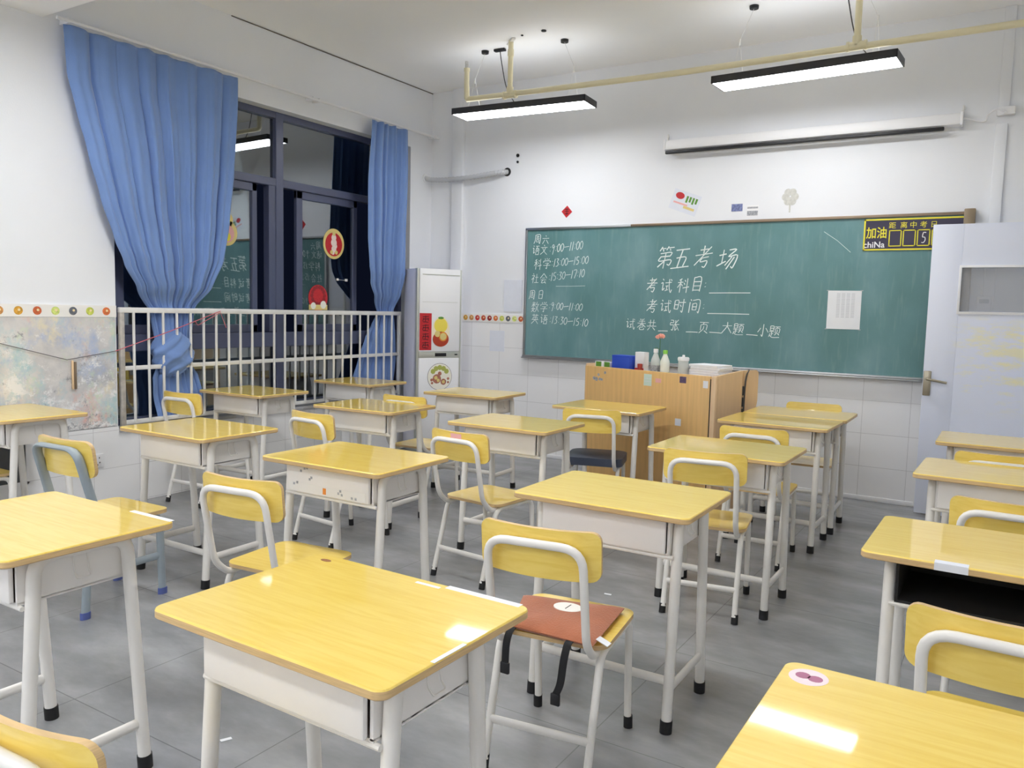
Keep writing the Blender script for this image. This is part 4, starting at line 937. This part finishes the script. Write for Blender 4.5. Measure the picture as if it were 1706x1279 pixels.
CH = [
 ('c1', -1.121, 1.977, 7.8, 'yellow chair with a brown cushion on its seat in the middle'),
 ('c2', -2.3, 1.895, 6, 'yellow chair left of centre, half hidden behind the foreground desk'),
 ('c3', -1.225, 0.602, 3, 'chair backrest cut off at the bottom left corner of the frame'),
 ('c5', -4.77, 3.44, 2.5, 'yellow chair beneath the knotted big curtain, by the railing'),
 ('c6', -3.385, 3.29, -6, 'yellow chair tucked behind the desk with stickers on its drawer'),
 ('c7', -3.565, 4.33, 2, 'chair whose backrest pokes out behind the railing reflecting desk in the middle'),
 ('c8', -2.33, 3.265, -5.5, 'yellow chair with a torn paper patch on its backrest'),
 ('c10', -1.15, 3.515, 9, 'yellow chair in front of the desk ahead of the cushion chair'),
 ('c11', -1.18, 4.42, 2.6, 'yellow chair half under the desk right of the lectern'),
 ('c12', -1.18, 5.965, 184, 'chair with only its rounded backrest showing behind the desk by the front wall'),
 ('c13', -0.02, 4.33, 2, 'yellow chair behind the desk closest to the lilac door'),
 ('c14', 0.03, 3.2, -2, 'yellow chair in the right column with a chipped backrest top, second from the door'),
 ('c15', 0.025, 1.92, -2, 'yellow chair at the right edge in front of the open dark book compartment'),
 ('c17', -4.905, 1.9, 0, 'chair at the left edge with only its seat corner showing by the painted wall'),
]
ch0 = None; CK = {}
for key, x, y, a, lab in CH:
    if ch0 is None: ch0 = make_chair(lab); o = ch0; o.location = (x, y, 0); o.rotation_euler = (0, 0, math.radians(a))
    else: o = dup(ch0, (x, y, 0), math.radians(a), lab)
    CK[key] = o
o = make_chair('yellow backed chair with a dark padded leather seat by the lectern', pad=True); o.location = (-2.23, 4.55, 0); o.rotation_euler = (0, 0, math.radians(17)); CK['c9'] = o
m = MB(); m.b(-.03, .04, -.0012, 0, -.012, .012); m.xf(Matrix.Translation((0, -.0345, .757)) @ Matrix.Rotation(math.radians(6), 4, 'X')); m.build('paper_patch', M_pink, CK['c8'], smooth=0)
# older chair with a flat blue-grey frame
t = thing('school_chair', 'yellow chair with a flat blue grey frame and blue taped feet', 'chair', (-3.535, 1.92, 0), math.radians(2), 'yellow plywood school chairs')
m = MB(); vs = m.panel(.40, .165, .016, .04, 0, edge_mi=1)
for v in vs: v.co.y += .022*((2*v.co.x/.40)**2)
m.xf(Matrix.Translation((0, .022, .695)) @ Matrix.Rotation(math.radians(8), 4, 'X')); m.build('backrest', [M_back, M_ply], t)
m = MB(); m.panel(.40, .36, .018, .04, 0, axis='h', edge_mi=1); m.xf(Matrix.Translation((0, .235, .405))); m.build('seat', [M_back, M_ply], t)
m = MB(); m.tube(fillet([(-.165, .09, .37), (-.155, -.012, .745), (.155, -.012, .745), (.165, .09, .37)], [.065, .065], 7), .022, .011, (0, 1, 0), 14); m.build('back_frame', M_grey, t)
for s in (-1, 1):
    x = .172*s
    m = MB(); m.tube(fillet([(x, .0, .02), (x, .03, .380), (x, .375, .380), (x, .385, .02)], [.03, .05], 6), .012, .020, (1, 0, 0), 14); lf = m.build('leg_frame', M_grey, t)
    m = MB(); m.tube([(x, .015, .19), (x, .385, .19)], .009, .018, (1, 0, 0), 10); m.build('stretcher', M_grey, lf)
    for y in (0, .386):
        m = MB(); m.tube([(x, y, 0), (x, y, .012), (x, y, .03)], .0155, .024, (1, 0, 0), 14); m.build('taped_foot', M_tape, lf)
# ------------------------------------------------------------------ cushion
t = thing('seat_cushion', 'flat brown seat cushion with a white oval patch and black straps', 'cushion', (-1.155, 2.187, .414))
bm = bmesh.new(); n = 28
CC = [Vector((-.100, -.146, 0)), Vector((.178, -.138, 0)), Vector((.131, .190, 0)), Vector((-.200, .100, 0))]
def sup(i, j):
    a, b = i/n, j/n; u, v = -1+2*a, -1+2*b
    p = (CC[0]*(1-a)+CC[1]*a)*(1-b) + (CC[3]*(1-a)+CC[2]*a)*b
    edge = max(abs(u), abs(v)); h = .018*(1-edge**5)+.003*math.sin(4*u+1)*math.sin(3*v+2)*(1-edge**4)
    return Vector((p.x*(1-.04*v*v*(1-u*u)*0), p.y, .013+h))
A = [[bm.verts.new(sup(i, j)) for j in range(n+1)] for i in range(n+1)]
B = [[bm.verts.new((A[i][j].co.x, A[i][j].co.y, .001+(.0 if 0 < i < n and 0 < j < n else .009))) for j in range(n+1)] for i in range(n+1)]
for i in range(n):
    for j in range(n):
        bm.faces.new((A[i][j], A[i+1][j], A[i+1][j+1], A[i][j+1])); bm.faces.new((B[i][j], B[i][j+1], B[i+1][j+1], B[i+1][j]))
for i in range(n):
    bm.faces.new((A[i][0], B[i][0], B[i+1][0], A[i+1][0])); bm.faces.new((A[i][n], A[i+1][n], B[i+1][n], B[i][n])); bm.faces.new((A[0][i], A[0][i+1], B[0][i+1], B[0][i])); bm.faces.new((A[n][i], B[n][i], B[n][i+1], A[n][i+1]))
mb = MB(); mb.bm.free(); mb.bm = bm; mb.build('pad', M_brown, t, smooth=60)
m = MB(); ring = [Vector((.0+.048*math.cos(2*PI*k/28), .043+.038*math.sin(2*PI*k/28), .0315)) for k in range(28)]; m.prism(ring, (0, 0, .0025)); m.build('oval_patch', mat('white_felt', (240, 238, 232), .9), t, smooth=0)
m = MB(); m.b(-.0015, .0015, .025, .065, .034, .0345); m.build('stitch_line', M_strap, t, smooth=0)
m = MB(); m.box((.188, -.085, .010), (.04, .028, .002), rot=Matrix.Rotation(.35, 3, 'Y')); m.build('white_tag', M_paper, t)
def strap(pts):
    m = MB(); R_ = smoothline(pts, 5); L = []
    for i, p in enumerate(R_):
        tt = (R_[min(i+1, len(R_)-1)]-R_[max(i-1, 0)]).normalized(); side = Vector((1, .12, 0)); nn = tt.cross(side).normalized()
        L.append([p-side*.0115-nn*.0012, p+side*.0115-nn*.0012, p+side*.0115+nn*.0012, p-side*.0115+nn*.0012])
    m.loft(L); s_ = m.build('strap', M_strap, t)
    e = R_[-1]; m = MB(); m.box((e.x, e.y, e.z-.012), (.030, .011, .036), .003); m.build('buckle', M_black, s_)
strap([(-.088, -.125, .010), (-.090, -.158, .004), (-.091, -.178, -.03), (-.092, -.182, -.095)])
strap([(.105, -.125, .010), (.104, -.152, .004), (.102, -.170, -.04), (.094, -.172, -.11), (.080, -.174, -.150)])

# ------------------------------------------------------------------ lectern and the things on it
LA = math.radians(-15.5); LX, LY = -2.27, 5.50
t = thing('lectern', 'wooden teacher lectern with a tall front panel standing before the chalkboard', 'lectern', (LX, LY, 0), LA)
HW = .597
m = MB(); m.b(-HW, HW-.045, 0, .022, .02, .968, .006); m.build('front_panel', M_lectern, t)
m = MB(); m.b(HW-.047, HW-.043, -.0005, .02, .02, .95); m.build('panel_gap', M_dark, t, smooth=0)
m = MB(); m.b(HW-.043, HW, -.004, .03, .02, .972, .014); m.build('corner_post', M_lectern2, t)
m = MB(); m.b(-HW, -HW+.02, .0, .48, .02, .985, .012); m.build('side_panel', M_lectern2, t)
m = MB(); m.prism([(HW-.02, .02, .02), (HW-.02, .33, .02), (HW-.02, .33, 1.0), (HW-.02, .02, .972)], (.02, 0, 0)); m.build('side_panel', M_lectern2, t)
m = MB(); m.b(-HW+.02, HW-.02, .02, .46, .90, .92, .003); m.build('worktop', M_lectern2, t)
m = MB(); m.b(-HW+.02, HW-.02, .44, .46, .02, .90); m.build('rear_panel', M_lectern2, t)
m = MB(); m.prism([(HW-.018, .345, .30), (HW-.018, .40, .30), (HW+.01, .49, .78), (HW+.01, .49, .985), (HW+.005, .47, 1.0), (HW-.018, .345, 1.0)], (.018, 0, 0)); m.build('side_wing', M_lectern2, t)
for z in (.62, .70, .78, .86):
    m = MB(); m.b(HW-.012, HW+.006, .330, .346, z-.035, z+.03, .003); m.build('hinge', M_cable, t)
m = MB(); m.tube(smoothline([(HW+.004, .40, 1.004), (HW+.008, .37, .97), (HW+.012, .345, .88), (HW+.012, .338, .6)], 6), .006, seg=8); m.tube(smoothline([(HW+.03, .46, .70), (HW+.03, .44, .62), (HW+.03, .43, .52)], 4), .006, seg=8); m.build('cable', M_cable, t)
m = MB(); m.b(-.015, .055, -.0012, 0, .86, .945); m.mi = 1; m.b(-.01, .05, -.0018, -.001, .89, .893); m.b(-.01, .05, -.0018, -.001, .91, .913); m.build('mint_note', [mat('mint_note', (206, 226, 216), .6), M_film], t, smooth=0)
m = MB(); m.b(.09, .14, -.0012, 0, .89, .92); m.build('white_label', M_pink, t, smooth=0)
m = MB(); m.b(.30, .355, -.0012, 0, .905, .95); m.build('photo_sticker', mat('purple_photo', (100, 84, 116), .5, noise=.4, nscale=50), t, smooth=0)
m = MB(); m.b(.495, .535, -.0012, 0, .885, .935); m.build('white_sticker', M_paper, t, smooth=0)
m = MB(); m.b(.275, .325, -.0012, 0, .60, .65); m.build('square_sticker', M_film, t, smooth=0)
m = MB()
for x, z, r in ((-.50, .875, .014), (-.475, .87, .016), (-.455, .905, .011), (-.44, .872, .012), (-.42, .87, .010), (-.39, .925, .011)): m.disc((x, 0, z), r, (0, -1, 0), .001, 12)
m.build('flower_stickers', M_photo2, t, smooth=0)
RL = Matrix.Rotation(LA, 3, 'Z')
def lp(x, y, z): v = RL @ Vector((x, y, z)); return (v.x+LX, v.y+LY, v.z)
ZT = .92
for x, lab in ((-.505, 'small green carton at the left end of the lectern top'), (-.42, 'second small green carton beside the blue box on the lectern')):
    t2 = thing('carton', lab, 'carton', lp(x, .07, ZT), LA, 'small cartons on the lectern')
    m = MB(); m.b(-.032, .032, -.02, .02, 0, .085, .002); m.build('box', M_white, t2); m = MB(); m.b(-.024, .031, -.0212, -.0202, .02, .083); m.build('green_label', M_green, t2, smooth=0)
t2 = thing('storage_box', 'blue cardboard box on the lectern', 'box', lp(-.275, .09, ZT), LA)
m = MB(); m.b(-.085, .085, -.05, .05, 0, .14, .003); m.build('body', M_blue, t2); m = MB(); m.b(-.086, .086, -.051, .051, .132, .143, .002); m.build('lid', M_blue, t2)
t2 = thing('carton', 'tall white carton beside the blue box on the lectern', 'carton', lp(-.135, .12, ZT), LA)
m = MB(); m.b(-.042, .042, -.03, .03, .06, .175, .003); m.b(-.042, .042, -.03, .03, 0, .06); m.build('box', M_white, t2); m = MB(); m.b(-.0422, .042, -.0312, -.03, .01, .055); m.build('red_band', M_red, t2, smooth=0)
t2 = thing('cup', 'slim dark red cup in front of the white carton', 'cup', lp(-.105, .06, ZT)); m = MB(); m.lathe([(.015, 0), (.019, .09), (.017, .09), (.013, .005)], (0, 0, 0)); m.build('body', mat('brick_red', (170, 60, 50), .5), t2)
def bottle(t, r, h, mt, cap, neck=.4):
    m = MB(); m.lathe([(r*.9, 0), (r, .008), (r, h*.55), (r*.96, h*.62), (r*.5, h*.82), (r*.42, h*.85), (r*.42, h*.9)], (0, 0, 0), 20); m.build('body', mt, t)
    m = MB(); m.lathe([(r*.5, h*.88), (r*.5, h), (r*.45, h+.003)], (0, 0, 0), 18); m.build('cap', cap, t)
t2 = thing('water_bottle', 'clear plastic bottle with a white cap holding a pink flower', 'bottle', lp(.03, .07, ZT)); bottle(t2, .034, .205, M_bottle, M_white)
m = MB(); m.lathe([(.0345, .03), (.0345, .09)], (0, 0, 0)); m.build('label_band', M_photo2, t2)
t2 = thing('flower', 'pink carnation standing behind the clear bottle', 'flower', lp(.025, .115, ZT))
m = MB(); m.tube(smoothline([(0, 0, 0), (.004, 0, .12), (.006, 0, .285)], 5), .0025, seg=6); m.build('stem', M_stem, t2)
m = MB(); m.tube([(.005, 0, .20), (-.02, .002, .215), (-.035, 0, .212)], .006, .002, (0, 1, 0), 8); m.build('leaf', M_stem, t2)
m = MB()
for k in range(16):
    a = k*2.4; rr = .006+.0016*k; m.box((.006+rr*math.cos(a), rr*math.sin(a), .302-rr*.3+.004*(k % 3)), (.022, .005, .022), .002, Matrix.Rotation(a, 3, 'Z') @ Matrix.Rotation(.5+.03*k, 3, 'Y'))
m.build('petals', M_flower, t2)
t2 = thing('milk_bottle', 'milky white bottle with a green cap on the lectern', 'bottle', lp(.115, .07, ZT)); bottle(t2, .034, .20, M_milk, mat('bright_green_cap', (140, 210, 80), .4))
m = MB(); m.lathe([(.0345, .0), (.0345, .045)], (0, 0, 0)); m.build('green_base_label', M_green, t2)
t2 = thing('glass_tumbler', 'glass tumbler of tea with a white lid on the lectern', 'tumbler', lp(.275, .07, ZT))
m = MB(); m.lathe([(.034, 0), (.037, .01), (.037, .135), (.035, .14)], (0, 0, 0), 20); m.build('glass_body', M_bottle, t2); m = MB(); m.lathe([(.03, .006), (.03, .10)], (0, 0, 0)); m.build('tea', mat('brown_tea', (140, 120, 90), .3, noise=.5, nscale=60), t2)
m = MB(); m.lathe([(.040, .137), (.041, .155), (.036, .162), (.010, .163), (.009, .176), (.006, .178)], (0, 0, 0), 20); m.build('lid', M_white, t2)
for k in range(7):
    w_ = .235+random.uniform(-.01, .01); h0 = ZT + k*.017
    labs = ['bottom exam booklet of the paper stack on the lectern', 'second exam booklet up in the lectern paper stack', 'third exam booklet up in the lectern paper stack', 'fourth exam booklet up in the lectern paper stack', 'fifth exam booklet up in the lectern paper stack', 'sixth booklet just under the topmost one on the lectern', 'topmost exam booklet of the paper stack on the lectern']
    o = MB(); o.b(-w_/2, w_/2, -.09, .09, .0005, .0165, .002); o = o.build('exam_booklet', M_paper, loc=lp(.445+random.uniform(-.006, .006), .16, h0)); o.rotation_euler = (0, 0, LA+random.uniform(-.1, .1))
    tag(o, labs[k], 'booklet', 'stack of exam booklets')
# paper bits on the floor
for i, (x, y, a, lab) in enumerate(((-1.62, 3.55, .3, 'tiny white paper scrap on the floor left of the desk ahead of the cushion chair'), (-2.05, 1.62, 1.2, 'tiny white paper scrap on the floor left of the foreground desk'), (-.62, 5.95, .8, 'tiny white paper scrap on the floor near the front wall tiles'))):
    o = MB(); o.box((0, 0, .0022), (.035, .014, .002), rot=Matrix.Rotation(.05, 3, 'Y')); o = o.build('paper_scrap', M_paper, loc=(x, y, 0)); o.rotation_euler = (0, 0, a); tag(o, lab, 'paper scrap', 'paper scraps on the floor')
